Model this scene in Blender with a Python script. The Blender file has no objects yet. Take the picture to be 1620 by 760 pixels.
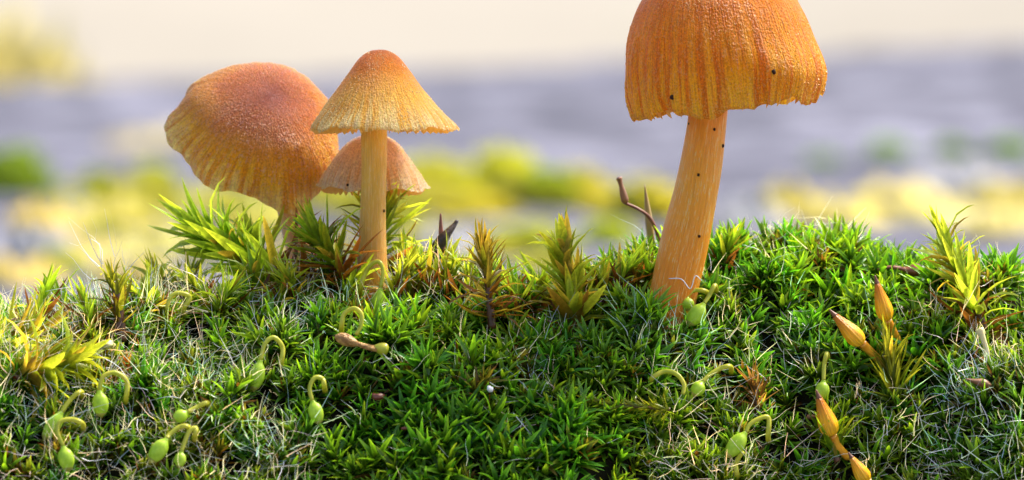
import bpy, math, random
import numpy as np
from mathutils import Vector, Matrix

random.seed(7)
rng = np.random.default_rng(11)
R = math.radians
scene = bpy.context.scene
scene.unit_settings.system = 'METRIC'
scene.unit_settings.scale_length = 0.01          # one unit is one centimetre

# ------------------------------------------------------------------ camera
FPX = 9000.0                                     # focal length in photo pixels
CAMZ, CAMY, PITCH = 3.2, -33.333, math.atan(290 / FPX)
cam_d = bpy.data.cameras.new('camera')
cam = bpy.data.objects.new('camera', cam_d)
scene.collection.objects.link(cam)
cam.location = (0, CAMY, CAMZ)
cam.rotation_euler = (math.pi / 2 - PITCH, 0, 0)
cam_d.lens, cam_d.sensor_width = 200, 36
cam_d.clip_start, cam_d.clip_end = 0.5, 20000
cam_d.dof.use_dof = True
cam_d.dof.focus_distance = 33.2
cam_d.dof.aperture_fstop = 0.76
scene.camera = cam

# ------------------------------------------------------------------ sky, sun, exposure
SUN_EL, SUN_AZ = R(54), R(60)                    # azimuth measured from +Y (behind) towards +X (right)
world = bpy.data.worlds.new('World')
scene.world = world
world.use_nodes = True
wn = world.node_tree
bg = wn.nodes['Background']
sky = wn.nodes.new('ShaderNodeTexSky')
sky.sky_type = 'NISHITA'
sky.sun_disc = False
sky.sun_elevation = SUN_EL
sky.sun_rotation = SUN_AZ
sky.air_density, sky.dust_density, sky.ozone_density = 1.0, 3.0, 0.8
wn.links.new(sky.outputs[0], bg.inputs[0])
bg.inputs[1].default_value = 0.15
sun_d = bpy.data.lights.new('sun', 'SUN')
sun_d.energy, sun_d.angle, sun_d.color = 3.9, R(22), (1.0, 0.94, 0.83)
sun = bpy.data.objects.new('sun', sun_d)
scene.collection.objects.link(sun)
sdir = Vector((math.sin(SUN_AZ) * math.cos(SUN_EL), math.cos(SUN_AZ) * math.cos(SUN_EL), math.sin(SUN_EL)))
sun.rotation_euler = sdir.to_track_quat('Z', 'Y').to_euler()
sun.location = sdir * 60
scene.view_settings.view_transform = 'Standard'
scene.view_settings.look = 'None'
scene.view_settings.exposure = 1.1
scene.view_settings.gamma = 1.0
scene.view_settings.use_curve_mapping = False
scene.render.engine = 'CYCLES'
scene.cycles.use_denoising = True
scene.cycles.max_bounces = 10
scene.cycles.transmission_bounces = 6
scene.cycles.diffuse_bounces = 5

# ------------------------------------------------------------------ helpers
COL = scene.collection
CP, SP = math.cos(PITCH), math.sin(PITCH)

def at(u, v, Y):
    """the point at depth plane y = Y that a photo pixel (1620 x 760) looks at"""
    a, b = (u - 810) / FPX, (380 - v) / FPX
    dy, dz = CP + b * SP, -SP + b * CP
    t = (Y - CAMY) / dy
    return Vector((a * t, Y, CAMZ + dz * t))

def proj(P):
    P = np.asarray(P, float)
    rx, ry, rz = P[..., 0], P[..., 1] - CAMY, P[..., 2] - CAMZ
    f = ry * CP - rz * SP
    b = ry * SP + rz * CP
    return 810 + rx / f * FPX, 380 - b / f * FPX, f

def link(o, parent=None, **props):
    COL.objects.link(o)
    if parent is not None:
        o.parent = parent
    for k, v in props.items():
        o[k] = v
    return o

def empty(name, loc, label, cat, group=None):
    o = bpy.data.objects.new(name, None)
    o.location = loc
    o.empty_display_size = 0.05
    link(o, label=label, category=cat)
    if group:
        o['group'] = group
    return o

def np_mesh(name, V, loops, starts, mats, col=None, tc=None, smooth=True):
    me = bpy.data.meshes.new(name)
    me.vertices.add(len(V))
    me.vertices.foreach_set('co', np.asarray(V, np.float32).ravel())
    me.loops.add(len(loops))
    me.loops.foreach_set('vertex_index', np.asarray(loops, np.int32))
    me.polygons.add(len(starts))
    me.polygons.foreach_set('loop_start', np.asarray(starts, np.int32))
    me.polygons.foreach_set('use_smooth', np.full(len(starts), smooth))
    if col is not None:
        a = me.attributes.new('col', 'FLOAT_COLOR', 'POINT')
        c = np.ones((len(V), 4), np.float32)
        c[:, :3] = col
        a.data.foreach_set('color', c.ravel())
    if tc is not None:
        a = me.attributes.new('tc', 'FLOAT_VECTOR', 'POINT')
        a.data.foreach_set('vector', np.asarray(tc, np.float32).ravel())
    for m in (mats if isinstance(mats, (list, tuple)) else [mats]):
        me.materials.append(m)
    me.update(calc_edges=True)
    return me

def pack(faces):
    loops, starts = [], []
    for f in faces:
        starts.append(len(loops))
        loops.extend(f)
    return np.array(loops, np.int32), np.array(starts, np.int32)

def catmull(P, n):
    """smooth curve through rows of P (any width), n samples"""
    P = np.asarray(P, float)
    if len(P) == 2:
        t = np.linspace(0, 1, n)[:, None]
        return P[0] * (1 - t) + P[1] * t
    Q = np.vstack([2 * P[0] - P[1], P, 2 * P[-1] - P[-2]])
    out = []
    for x in np.linspace(0, len(P) - 1, n):
        i = min(int(x), len(P) - 2)
        t = x - i
        a, b, c, d = Q[i], Q[i + 1], Q[i + 2], Q[i + 3]
        out.append(0.5 * (2 * b + (c - a) * t + (2 * a - 5 * b + 4 * c - d) * t * t + (3 * b - a - 3 * c + d) * t ** 3))
    return np.array(out)

class Waves:
    def __init__(self, seed, n, lam, amp, dims=2):
        g = np.random.default_rng(seed)
        k = g.normal(size=(n, dims))
        k /= np.linalg.norm(k, axis=1)[:, None]
        self.k = k * (2 * math.pi / (lam * g.uniform(0.6, 1.6, n)))[:, None]
        self.p = g.uniform(0, 6.283, n)
        self.a = amp * math.sqrt(2 / n)
    def __call__(self, *xs):
        s = 0
        for i in range(len(self.p)):
            s = s + np.sin(sum(self.k[i, j] * np.asarray(xs[j]) for j in range(len(xs))) + self.p[i])
        return s * self.a

def tube_arrays(path, rad, sides=10, wob=0.0, seed=0, cap=True, lobes=0, lobe_amp=0):
    """tube along path (n x 3) with radii rad; returns V, faces, tc"""
    path = np.asarray(path, float)
    n = len(path)
    T = np.gradient(path, axis=0)
    T /= np.linalg.norm(T, axis=1)[:, None] + 1e-12
    ref = np.array([0, -1.0, 0.03])
    N = ref - (T @ ref)[:, None] * T
    N /= np.linalg.norm(N, axis=1)[:, None] + 1e-9
    B = np.cross(T, N)
    th = np.linspace(0, 2 * math.pi, sides, endpoint=False)
    w = Waves(seed + 5, 14, 0.9, wob, 3)
    ln = np.concatenate([[0], np.cumsum(np.linalg.norm(np.diff(path, axis=0), axis=1))])
    V, TC = [], []
    for i in range(n):
        f = 1 + w(np.cos(th) * 0.6, np.sin(th) * 0.6, np.full(sides, ln[i] * 1.5)) if wob else np.ones(sides)
        if lobes:
            f = f + lobe_amp * np.cos(lobes * th)
        r = rad[i] * f
        V.append(path[i] + np.outer(np.cos(th) * r, N[i]) + np.outer(np.sin(th) * r, B[i]))
        TC.append(np.stack([np.cos(th), np.sin(th), np.full(sides, ln[i])], 1))
    F = []
    for i in range(n - 1):
        for j in range(sides):
            k = (j + 1) % sides
            F.append((i * sides + j, i * sides + k, (i + 1) * sides + k, (i + 1) * sides + j))
    if cap:
        F.append(tuple(reversed(range(sides))))
        F.append(tuple((n - 1) * sides + j for j in range(sides)))
    return np.vstack(V), F, np.vstack(TC)

def tube_obj(name, path, rad, mat, parent=None, sides=10, wob=0.0, seed=0, **kw):
    off = np.array(parent.location) if parent is not None else 0
    V, F, TC = tube_arrays(path, rad, sides, wob, seed, **kw)
    l, s = pack(F)
    o = bpy.data.objects.new(name, np_mesh(name, V - off, l, s, mat, col=np.ones((len(V), 3)), tc=TC))
    return link(o, parent)

# ------------------------------------------------------------------ materials
def new_mat(name):
    m = bpy.data.materials.new(name)
    m.use_nodes = True
    nt = m.node_tree
    nt.nodes.clear()
    out = nt.nodes.new('ShaderNodeOutputMaterial')
    return m, nt, out

def N(nt, t, **kw):
    n = nt.nodes.new(t)
    for k, v in kw.items():
        if k.startswith('i_'):
            n.inputs[k[2:].replace('_', ' ')].default_value = v
        else:
            setattr(n, k, v)
    return n

def mixc(nt, fac, a, b, mode='MIX'):
    n = nt.nodes.new('ShaderNodeMix')
    n.data_type, n.blend_type = 'RGBA', mode
    for sock, val in ((n.inputs[0], fac), (n.inputs[6], a), (n.inputs[7], b)):
        if hasattr(val, 'is_output'):
            nt.links.new(val, sock)
        else:
            sock.default_value = val if isinstance(val, (int, float)) else (*val, 1) if len(val) == 3 else val
    return n.outputs[2]

def ramp(nt, fac, stops):
    n = nt.nodes.new('ShaderNodeValToRGB')
    e = n.color_ramp.elements
    while len(e) < len(stops):
        e.new(0.5)
    for el, (p, c) in zip(e, stops):
        el.position = p
        el.color = (*c, 1) if len(c) == 3 else c
    nt.links.new(fac, n.inputs[0])
    return n.outputs[0]

def vmul(nt, v, s):
    n = nt.nodes.new('ShaderNodeVectorMath')
    n.operation = 'MULTIPLY'
    nt.links.new(v, n.inputs[0])
    n.inputs[1].default_value = s
    return n.outputs[0]

def noise(nt, vec, scale, detail=3, rough=0.55):
    n = N(nt, 'ShaderNodeTexNoise')
    n.inputs['Scale'].default_value = scale
    n.inputs['Detail'].default_value = detail
    n.inputs['Roughness'].default_value = rough
    if vec is not None:
        nt.links.new(vec, n.inputs['Vector'])
    return n.outputs[0]

def leaf_material(name, trans=0.42, rough=0.33, spec=0.5):
    m, nt, out = new_mat(name)
    att = N(nt, 'ShaderNodeAttribute', attribute_name='col')
    oi = N(nt, 'ShaderNodeObjectInfo')
    c = mixc(nt, 1.0, att.outputs['Color'], oi.outputs['Color'], 'MULTIPLY')
    geo = N(nt, 'ShaderNodeNewGeometry')
    nz = noise(nt, geo.outputs['Position'], 38, 3)
    v = ramp(nt, nz, [(0.3, (0.72, 0.74, 0.7)), (0.7, (1.2, 1.16, 1.1))])
    c = mixc(nt, 1.0, c, v, 'MULTIPLY')
    p = N(nt, 'ShaderNodeBsdfPrincipled')
    nt.links.new(c, p.inputs['Base Color'])
    p.inputs['Roughness'].default_value = rough
    p.inputs['Specular IOR Level'].default_value = spec
    t = N(nt, 'ShaderNodeBsdfTranslucent')
    ct = mixc(nt, 1.0, c, (1.5, 1.32, 0.7), 'MULTIPLY')
    nt.links.new(ct, t.inputs['Color'])
    b = N(nt, 'ShaderNodeBump')
    b.inputs['Strength'].default_value = 0.35
    b.inputs['Distance'].default_value = 0.004
    nt.links.new(noise(nt, geo.outputs['Position'], 120, 2), b.inputs['Height'])
    nt.links.new(b.outputs[0], p.inputs['Normal'])
    mx = N(nt, 'ShaderNodeMixShader')
    mx.inputs[0].default_value = trans
    nt.links.new(p.outputs[0], mx.inputs[1])
    nt.links.new(t.outputs[0], mx.inputs[2])
    nt.links.new(mx.outputs[0], out.inputs[0])
    return m

def simple_material(name, c1, c2, scale=20, rough=0.5, sss=0.0, bump=0.3, dist=0.01, stretch=None, spec=0.5, trans=0.0):
    """two-tone noisy surface; multiplied by nothing, used for husks, stalks, stone crumbs"""
    m, nt, out = new_mat(name)
    if stretch:
        a = N(nt, 'ShaderNodeAttribute', attribute_name='tc')
        vec = vmul(nt, a.outputs['Vector'], stretch)
        nz = noise(nt, vec, 1.0, 4)
    else:
        geo = N(nt, 'ShaderNodeTexCoord')
        nz = noise(nt, geo.outputs['Object'], scale, 4)
    c = ramp(nt, nz, [(0.32, c1), (0.68, c2)])
    p = N(nt, 'ShaderNodeBsdfPrincipled')
    nt.links.new(c, p.inputs['Base Color'])
    p.inputs['Roughness'].default_value = rough
    p.inputs['Specular IOR Level'].default_value = spec
    if sss:
        p.inputs['Subsurface Weight'].default_value = sss
        p.inputs['Subsurface Radius'].default_value = (1, 0.5, 0.2)
        p.inputs['Subsurface Scale'].default_value = 0.04
    b = N(nt, 'ShaderNodeBump')
    b.inputs['Strength'].default_value = bump
    b.inputs['Distance'].default_value = dist
    nt.links.new(nz, b.inputs['Height'])
    nt.links.new(b.outputs[0], p.inputs['Normal'])
    if trans:
        t = N(nt, 'ShaderNodeBsdfTranslucent')
        nt.links.new(c, t.inputs['Color'])
        mx = N(nt, 'ShaderNodeMixShader')
        mx.inputs[0].default_value = trans
        nt.links.new(p.outputs[0], mx.inputs[1])
        nt.links.new(t.outputs[0], mx.inputs[2])
        nt.links.new(mx.outputs[0], out.inputs[0])
    else:
        nt.links.new(p.outputs[0], out.inputs[0])
    return m

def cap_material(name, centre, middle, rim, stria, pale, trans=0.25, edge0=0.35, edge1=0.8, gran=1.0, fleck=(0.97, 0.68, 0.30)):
    m, nt, out = new_mat(name)
    a = N(nt, 'ShaderNodeAttribute', attribute_name='tc')
    sep = N(nt, 'ShaderNodeSeparateXYZ')
    nt.links.new(a.outputs['Vector'], sep.inputs[0])
    tco = N(nt, 'ShaderNodeTexCoord')
    # wavering border between the pinkish disc and the amber margin
    big = noise(nt, tco.outputs['Object'], 5.0, 4, 0.6)
    add = N(nt, 'ShaderNodeMath', operation='MULTIPLY_ADD')
    nt.links.new(big, add.inputs[0])
    add.inputs[1].default_value = 0.34
    nt.links.new(sep.outputs[2], add.inputs[2])
    sub = N(nt, 'ShaderNodeMath', operation='SUBTRACT')
    nt.links.new(add.outputs[0], sub.inputs[0])
    sub.inputs[1].default_value = 0.17
    base = ramp(nt, sub.outputs[0], [(0.0, centre), (edge0, middle), (edge1, rim), (0.97, pale)])
    # radial streaks where the gills show through
    st = noise(nt, vmul(nt, a.outputs['Vector'], (17, 17, 1.6)), 1.0, 3, 0.6)
    strength = ramp(nt, sep.outputs[2], [(0.25, (0, 0, 0)), (0.75, (1, 1, 1))])
    stc = ramp(nt, st, [(0.42, (1, 1, 1)), (0.56, (0, 0, 0))])
    fac = mixc(nt, 1.0, strength, stc, 'MULTIPLY')
    sf = N(nt, 'ShaderNodeMath', operation='MULTIPLY')
    nt.links.new(fac, sf.inputs[0])
    sf.inputs[1].default_value = 0.85
    c = mixc(nt, sf.outputs[0], base, stria)
    # fine fibrils, paler
    fb = noise(nt, vmul(nt, a.outputs['Vector'], (64, 64, 8)), 1.0, 3, 0.65)
    gr = noise(nt, tco.outputs['Object'], 85, 3, 0.6)
    h = N(nt, 'ShaderNodeMath', operation='ADD')
    nt.links.new(fb, h.inputs[0])
    nt.links.new(gr, h.inputs[1])
    half = N(nt, 'ShaderNodeMath', operation='MULTIPLY')
    nt.links.new(h.outputs[0], half.inputs[0])
    half.inputs[1].default_value = 0.5
    pal = ramp(nt, half.outputs[0], [(0.43, (0.70, 0.60, 0.52)), (0.58, (1.2, 1.2, 1.15))])
    c = mixc(nt, 0.8, c, pal, 'MULTIPLY')
    # moist granules standing on the skin, their pale glints painted into the colour
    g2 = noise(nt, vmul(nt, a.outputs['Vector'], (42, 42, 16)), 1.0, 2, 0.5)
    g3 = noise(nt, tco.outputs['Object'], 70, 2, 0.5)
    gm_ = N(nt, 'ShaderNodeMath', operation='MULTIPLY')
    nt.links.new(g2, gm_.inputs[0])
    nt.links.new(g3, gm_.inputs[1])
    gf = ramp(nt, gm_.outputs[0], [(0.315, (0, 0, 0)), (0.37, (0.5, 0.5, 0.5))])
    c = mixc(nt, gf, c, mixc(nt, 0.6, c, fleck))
    p = N(nt, 'ShaderNodeBsdfPrincipled')
    nt.links.new(c, p.inputs['Base Color'])
    p.inputs['Coat Weight'].default_value = 0.03
    p.inputs['Coat Roughness'].default_value = 0.14
    p.inputs['Roughness'].default_value = 0.22
    p.inputs['Specular IOR Level'].default_value = 0.3
    p.inputs['Subsurface Weight'].default_value = 0.35
    p.inputs['Subsurface Radius'].default_value = (1.0, 0.45, 0.12)
    p.inputs['Subsurface Scale'].default_value = 0.12
    p.inputs['Sheen Weight'].default_value = 0.03
    p.inputs['Sheen Roughness'].default_value = 0.4
    p.inputs['Sheen Tint'].default_value = (0.95, 0.9, 1.0, 1)
    b = N(nt, 'ShaderNodeBump')
    b.inputs['Strength'].default_value = 1.0
    b.inputs['Distance'].default_value = 0.022 * gran
    hs = N(nt, 'ShaderNodeMath', operation='MULTIPLY_ADD')
    nt.links.new(gm_.outputs[0], hs.inputs[0])
    hs.inputs[1].default_value = 1.6
    nt.links.new(half.outputs[0], hs.inputs[2])
    nt.links.new(hs.outputs[0], b.inputs['Height'])
    nt.links.new(b.outputs[0], p.inputs['Normal'])
    nt.links.new(b.outputs[0], p.inputs['Coat Normal'])
    t = N(nt, 'ShaderNodeBsdfTranslucent')
    nt.links.new(c, t.inputs['Color'])
    mx = N(nt, 'ShaderNodeMixShader')
    mx.inputs[0].default_value = trans
    nt.links.new(p.outputs[0], mx.inputs[1])
    nt.links.new(t.outputs[0], mx.inputs[2])
    nt.links.new(mx.outputs[0], out.inputs[0])
    return m

def stem_material(name, top, low, pale, length, flecks=0.6, smooth_top=0.0):
    m, nt, out = new_mat(name)
    a = N(nt, 'ShaderNodeAttribute', attribute_name='tc')
    sep = N(nt, 'ShaderNodeSeparateXYZ')
    nt.links.new(a.outputs['Vector'], sep.inputs[0])
    d = N(nt, 'ShaderNodeMath', operation='DIVIDE')
    nt.links.new(sep.outputs[2], d.inputs[0])
    d.inputs[1].default_value = length
    base = ramp(nt, d.outputs[0], [(0.05, low), (0.75, top)])
    fib = noise(nt, vmul(nt, a.outputs['Vector'], (13, 13, 5.5)), 1.0, 4, 0.62)
    fine = noise(nt, vmul(nt, a.outputs['Vector'], (13, 13, 16)), 1.5, 3, 0.6)
    base = mixc(nt, 0.5, base, ramp(nt, fib, [(0.35, (0.74, 0.68, 0.6)), (0.65, (1.2, 1.22, 1.25))]), 'MULTIPLY')
    fl = N(nt, 'ShaderNodeMath', operation='MULTIPLY')
    nt.links.new(fib, fl.inputs[0])
    nt.links.new(fine, fl.inputs[1])
    ff = ramp(nt, fl.outputs[0], [(0.30, (0, 0, 0)), (0.35, (flecks, flecks, flecks))])
    c = mixc(nt, ff, base, pale)
    p = N(nt, 'ShaderNodeBsdfPrincipled')
    nt.links.new(c, p.inputs['Base Color'])
    p.inputs['Roughness'].default_value = 0.36
    p.inputs['Subsurface Weight'].default_value = 0.5
    p.inputs['Subsurface Radius'].default_value = (1.0, 0.5, 0.16)
    p.inputs['Subsurface Scale'].default_value = 0.08
    b = N(nt, 'ShaderNodeBump')
    b.inputs['Strength'].default_value = 0.9
    b.inputs['Distance'].default_value = 0.02
    s2 = N(nt, 'ShaderNodeMath', operation='ADD')
    nt.links.new(fib, s2.inputs[0])
    nt.links.new(fl.outputs[0], s2.inputs[1])
    nt.links.new(s2.outputs[0], b.inputs['Height'])
    nt.links.new(b.outputs[0], p.inputs['Normal'])
    nt.links.new(p.outputs[0], out.inputs[0])
    return m

M_LEAF = leaf_material('moss_leaf', trans=0.52, rough=0.22, spec=0.5)
M_SHOOT = leaf_material('shoot_leaf', trans=0.62, rough=0.27, spec=0.5)
M_HAIR = simple_material('white_hair', (0.62, 0.62, 0.64), (0.8, 0.8, 0.8), 30, 0.35)
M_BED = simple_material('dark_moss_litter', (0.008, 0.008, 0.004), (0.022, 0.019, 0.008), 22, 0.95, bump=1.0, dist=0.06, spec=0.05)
M_GREENCAP = simple_material('green_capsule', (0.38, 0.58, 0.02), (0.58, 0.76, 0.06), 28, 0.36, bump=0.25, dist=0.006, spec=0.4, trans=0.28)
M_GREENLID = simple_material('yellow_green_lid', (0.30, 0.30, 0.04), (0.42, 0.40, 0.07), 24, 0.35, sss=0.3, bump=0.15)
M_STALK = simple_material('yellow_green_stalk', (0.46, 0.50, 0.03), (0.68, 0.62, 0.06), 12, 0.3, bump=0.15, dist=0.004, trans=0.3)
def husk_material():
    m, nt, out = new_mat('orange_husk')
    a = N(nt, 'ShaderNodeAttribute', attribute_name='tc')
    sep = N(nt, 'ShaderNodeSeparateXYZ')
    nt.links.new(a.outputs['Vector'], sep.inputs[0])
    n1 = noise(nt, vmul(nt, a.outputs['Vector'], (5, 5, 9)), 1.0, 4, 0.6)
    k = N(nt, 'ShaderNodeMath', operation='MULTIPLY_ADD')
    nt.links.new(n1, k.inputs[0])
    k.inputs[1].default_value = 0.10
    nt.links.new(sep.outputs[2], k.inputs[2])
    c = ramp(nt, k.outputs[0], [(0.03, (0.98, 0.60, 0.02)), (0.15, (0.94, 0.46, 0.008)), (0.25, (0.70, 0.24, 0.006)), (0.33, (0.26, 0.07, 0.012))])
    c = mixc(nt, 0.8, c, ramp(nt, n1, [(0.35, (0.6, 0.5, 0.4)), (0.62, (1.15, 1.15, 1.1))]), 'MULTIPLY')
    p = N(nt, 'ShaderNodeBsdfPrincipled')
    nt.links.new(c, p.inputs['Base Color'])
    p.inputs['Roughness'].default_value = 0.3
    p.inputs['Specular IOR Level'].default_value = 0.35
    p.inputs['Subsurface Weight'].default_value = 0.3
    p.inputs['Subsurface Radius'].default_value = (1, 0.5, 0.2)
    p.inputs['Subsurface Scale'].default_value = 0.04
    b = N(nt, 'ShaderNodeBump')
    b.inputs['Strength'].default_value = 0.9
    b.inputs['Distance'].default_value = 0.012
    nt.links.new(n1, b.inputs['Height'])
    nt.links.new(b.outputs[0], p.inputs['Normal'])
    nt.links.new(p.outputs[0], out.inputs[0])
    return m
M_ORANGE = husk_material()
M_ORANGESTALK = simple_material('orange_stalk', (0.60, 0.24, 0.01), (0.80, 0.40, 0.03), 20, 0.3, sss=0.3)
M_BROWNTIP = simple_material('brown_tip', (0.12, 0.035, 0.015), (0.22, 0.08, 0.03), 30, 0.45)
M_DRYBROWN = simple_material('dry_brown', (0.14, 0.05, 0.018), (0.34, 0.15, 0.06), 18, 0.4, bump=0.6, stretch=(3, 3, 8))
M_REDBROWN = simple_material('red_brown', (0.13, 0.03, 0.015), (0.26, 0.08, 0.035), 20, 0.4)
M_BLACK = simple_material('black_withered', (0.014, 0.009, 0.007), (0.07, 0.035, 0.022), 30, 0.5, bump=0.8)
M_TAN = simple_material('tan_husk', (0.26, 0.10, 0.02), (0.62, 0.34, 0.09), 34, 0.5, bump=1.0, dist=0.03)
M_SPECK = simple_material('dark_grit', (0.015, 0.006, 0.004), (0.05, 0.02, 0.01), 60, 0.7, spec=0.15)
M_GRAIN = simple_material('white_grain', (0.55, 0.56, 0.56), (0.8, 0.8, 0.8), 50, 0.4, sss=0.3)
M_PALESTALK = simple_material('pale_stalk', (0.46, 0.46, 0.18), (0.66, 0.62, 0.32), 18, 0.4, sss=0.4)
M_SHOOTSTEM = simple_material('brown_moss_stem', (0.05, 0.018, 0.007), (0.16, 0.06, 0.02), 24, 0.35, bump=0.8)

# ------------------------------------------------------------------ the setting: meadow, hill, stone ledge
def grid_obj(name, xs, ys, zf, mat, **props):
    X, Y = np.meshgrid(xs, ys)
    Z = zf(X, Y)
    nx, ny = len(xs), len(ys)
    i, j = np.meshgrid(np.arange(nx - 1), np.arange(ny - 1))
    q = np.stack([j * nx + i, j * nx + i + 1, (j + 1) * nx + i + 1, (j + 1) * nx + i], -1).reshape(-1, 4)
    V = np.stack([X, Y, Z], -1).reshape(-1, 3)
    me = np_mesh(name, V, q.ravel(), np.arange(len(q)) * 4, mat)
    return link(bpy.data.objects.new(name, me), **props)

def ground_material(name, stops, scale, detail=5, rough=0.9, bump=0.5, dist=1.0, second=None):
    m, nt, out = new_mat(name)
    g = N(nt, 'ShaderNodeNewGeometry')
    nz = noise(nt, g.outputs['Position'], scale, detail, 0.6)
    c = ramp(nt, nz, stops)
    if second:
        n2 = noise(nt, g.outputs['Position'], second[0], 3, 0.5)
        f = ramp(nt, n2, [(second[1], (0, 0, 0)), (second[2], (1, 1, 1))])
        c = mixc(nt, f, c, second[3])
    p = N(nt, 'ShaderNodeBsdfPrincipled')
    p.inputs['Roughness'].default_value = rough
    p.inputs['Specular IOR Level'].default_value = 0.25
    nt.links.new(c, p.inputs['Base Color'])
    b = N(nt, 'ShaderNodeBump')
    b.inputs['Strength'].default_value = bump
    b.inputs['Distance'].default_value = dist
    nt.links.new(nz, b.inputs['Height'])
    nt.links.new(b.outputs[0], p.inputs['Normal'])
    nt.links.new(p.outputs[0], out.inputs[0])
    return m

M_MEADOW = ground_material('straw_meadow', [(0.3, (0.26, 0.232, 0.188)), (0.7, (0.315, 0.282, 0.232))], 0.004,
                           second=(0.0016, 0.52, 0.66, (0.24, 0.25, 0.13)))
M_STONE = ground_material('grey_stone', [(0.34, (0.035, 0.035, 0.05)), (0.5, (0.075, 0.073, 0.10)), (0.66, (0.24, 0.237, 0.295))], 0.16,
                          detail=6, bump=0.6, dist=0.5)

grid_obj('ground', np.linspace(-9000, 9000, 41), np.linspace(-3000, 15000, 61),
         lambda x, y: -45 + 6 * np.sin(x / 700 + 1) * np.sin(y / 900), M_MEADOW, kind='structure')
hw = Waves(3, 20, 900, 14)
grid_obj('hill', np.linspace(-3000, 3000, 81), np.linspace(1300, 4600, 61),
         lambda x, y: -47 + 330 * (1 - np.clip(np.abs(y - 2900) / 1500, 0, 1) ** 2) * np.clip(1.15 - np.abs(x) / 3000, 0, 1) ** 0.5
         + hw(x, y) * np.clip((y - 1300) / 400, 0, 1), M_MEADOW, kind='structure')

sw1, sw2 = Waves(21, 18, 14, 0.16), Waves(22, 18, 60, 0.35)
def ledge_z(x, y):
    s = np.clip((y - 160) / 700, 0, 1)
    s = s * s * (3 - 2 * s)
    z = s * (1.3 + 0.042 * x) + sw1(x, y) * np.clip((y - 6) / 40, 0.1, 1) + sw2(x, y) * np.clip((y - 80) / 400, 0, 1)
    drop = np.clip((y - 868) / 14, 0, 1) + np.clip((-14 - y) / 10, 0, 1) + np.clip((np.abs(x) - 210) / 14, 0, 1)
    return z - 60 * np.clip(drop, 0, 1) ** 2
ys = np.concatenate([np.linspace(-26, 40, 60), np.linspace(41, 300, 160), np.linspace(302, 885, 200)])
grid_obj('stone_ledge', np.linspace(-226, 226, 300), ys, ledge_z, M_STONE, kind='structure')

# ------------------------------------------------------------------ the moss mound
CREST_U = [-300, 0, 100, 200, 300, 400, 500, 600, 700, 800, 850, 950, 1000, 1080, 1150, 1250, 1350, 1450, 1550, 1620, 1900]
CREST_V = [515, 505, 508, 488, 476, 466, 465, 460, 458, 460, 468, 446, 408, 402, 392, 384, 386, 398, 432, 452, 500]
CREST_Y = [0.3, 0.3, 0.3, 0.4, 0.5, 0.5, 0.5, 0.5, 0.5, 0.55, 0.6, 0.75, 0.95, 1.05, 1.15, 1.25, 1.25, 1.15, 1.0, 0.9, 0.8]
_cx = [at(u, v, y).x for u, v, y in zip(CREST_U, CREST_V, CREST_Y)]
_cz = [at(u, v, y).z for u, v, y in zip(CREST_U, CREST_V, CREST_Y)]
hum1, hum2 = Waves(31, 22, 0.75, 0.06), Waves(32, 22, 0.30, 0.034)

def smooth_interp(x, xp, fp):
    return sum(np.interp(np.asarray(x) + d, xp, fp) for d in (-0.16, -0.08, 0, 0.08, 0.16)) / 5

def mound(x, y):
    x, y = np.asarray(x, float), np.asarray(y, float)
    yc, zc = smooth_interp(x, _cx, CREST_Y), smooth_interp(x, _cx, _cz)
    w = yc - y
    f = np.clip(1 - np.clip(w / 1.85, 0, 1) ** 2.0, 0, 1) ** 0.58
    b = np.clip(1 + np.clip(w, -2.2, 0) / 2.2, 0, 1)
    b = b * b * (3 - 2 * b)
    h = np.where(w >= 0, f, b) * zc
    h = h + (hum1(x, y) * 1.0 + hum2(x, y)) * np.clip(h, 0, 1) * np.where(w < 0, 0.4, np.clip(0.4 + w, 0.4, 1))
    return h - 0.15 * (h < 0.02)

def normal(x, y, e=0.03):
    dx = (mound(x + e, y) - mound(x - e, y)) / (2 * e)
    dy = (mound(x, y + e) - mound(x, y - e)) / (2 * e)
    n = np.stack([-dx, -dy, np.ones_like(dx)], -1)
    return n / np.linalg.norm(n, axis=-1)[..., None]

def hit(u, v, lift=0.0, fallback=0.6):
    """where the ray of a photo pixel meets the mound's surface; lift brings it towards the camera"""
    Y = np.linspace(-2.6, 2.0, 461)
    P0, P1 = np.array(at(u, v, -2.6)), np.array(at(u, v, 2.0))
    P = P0 + (P1 - P0) * ((Y + 2.6) / 4.6)[:, None]
    inside = P[:, 2] < mound(P[:, 0], P[:, 1])
    y = Y[np.argmax(inside)] if inside.any() else fallback
    return at(u, v, y - lift)

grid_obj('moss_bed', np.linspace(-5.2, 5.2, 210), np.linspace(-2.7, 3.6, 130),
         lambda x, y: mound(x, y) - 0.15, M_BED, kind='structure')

# ------------------------------------------------------------------ leaf makers
ROWS = np.array([0, 0.3, 0.6, 0.85, 1.0])
PROF = np.array([0.62, 1.0, 0.74, 0.36, 0.0])

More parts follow.
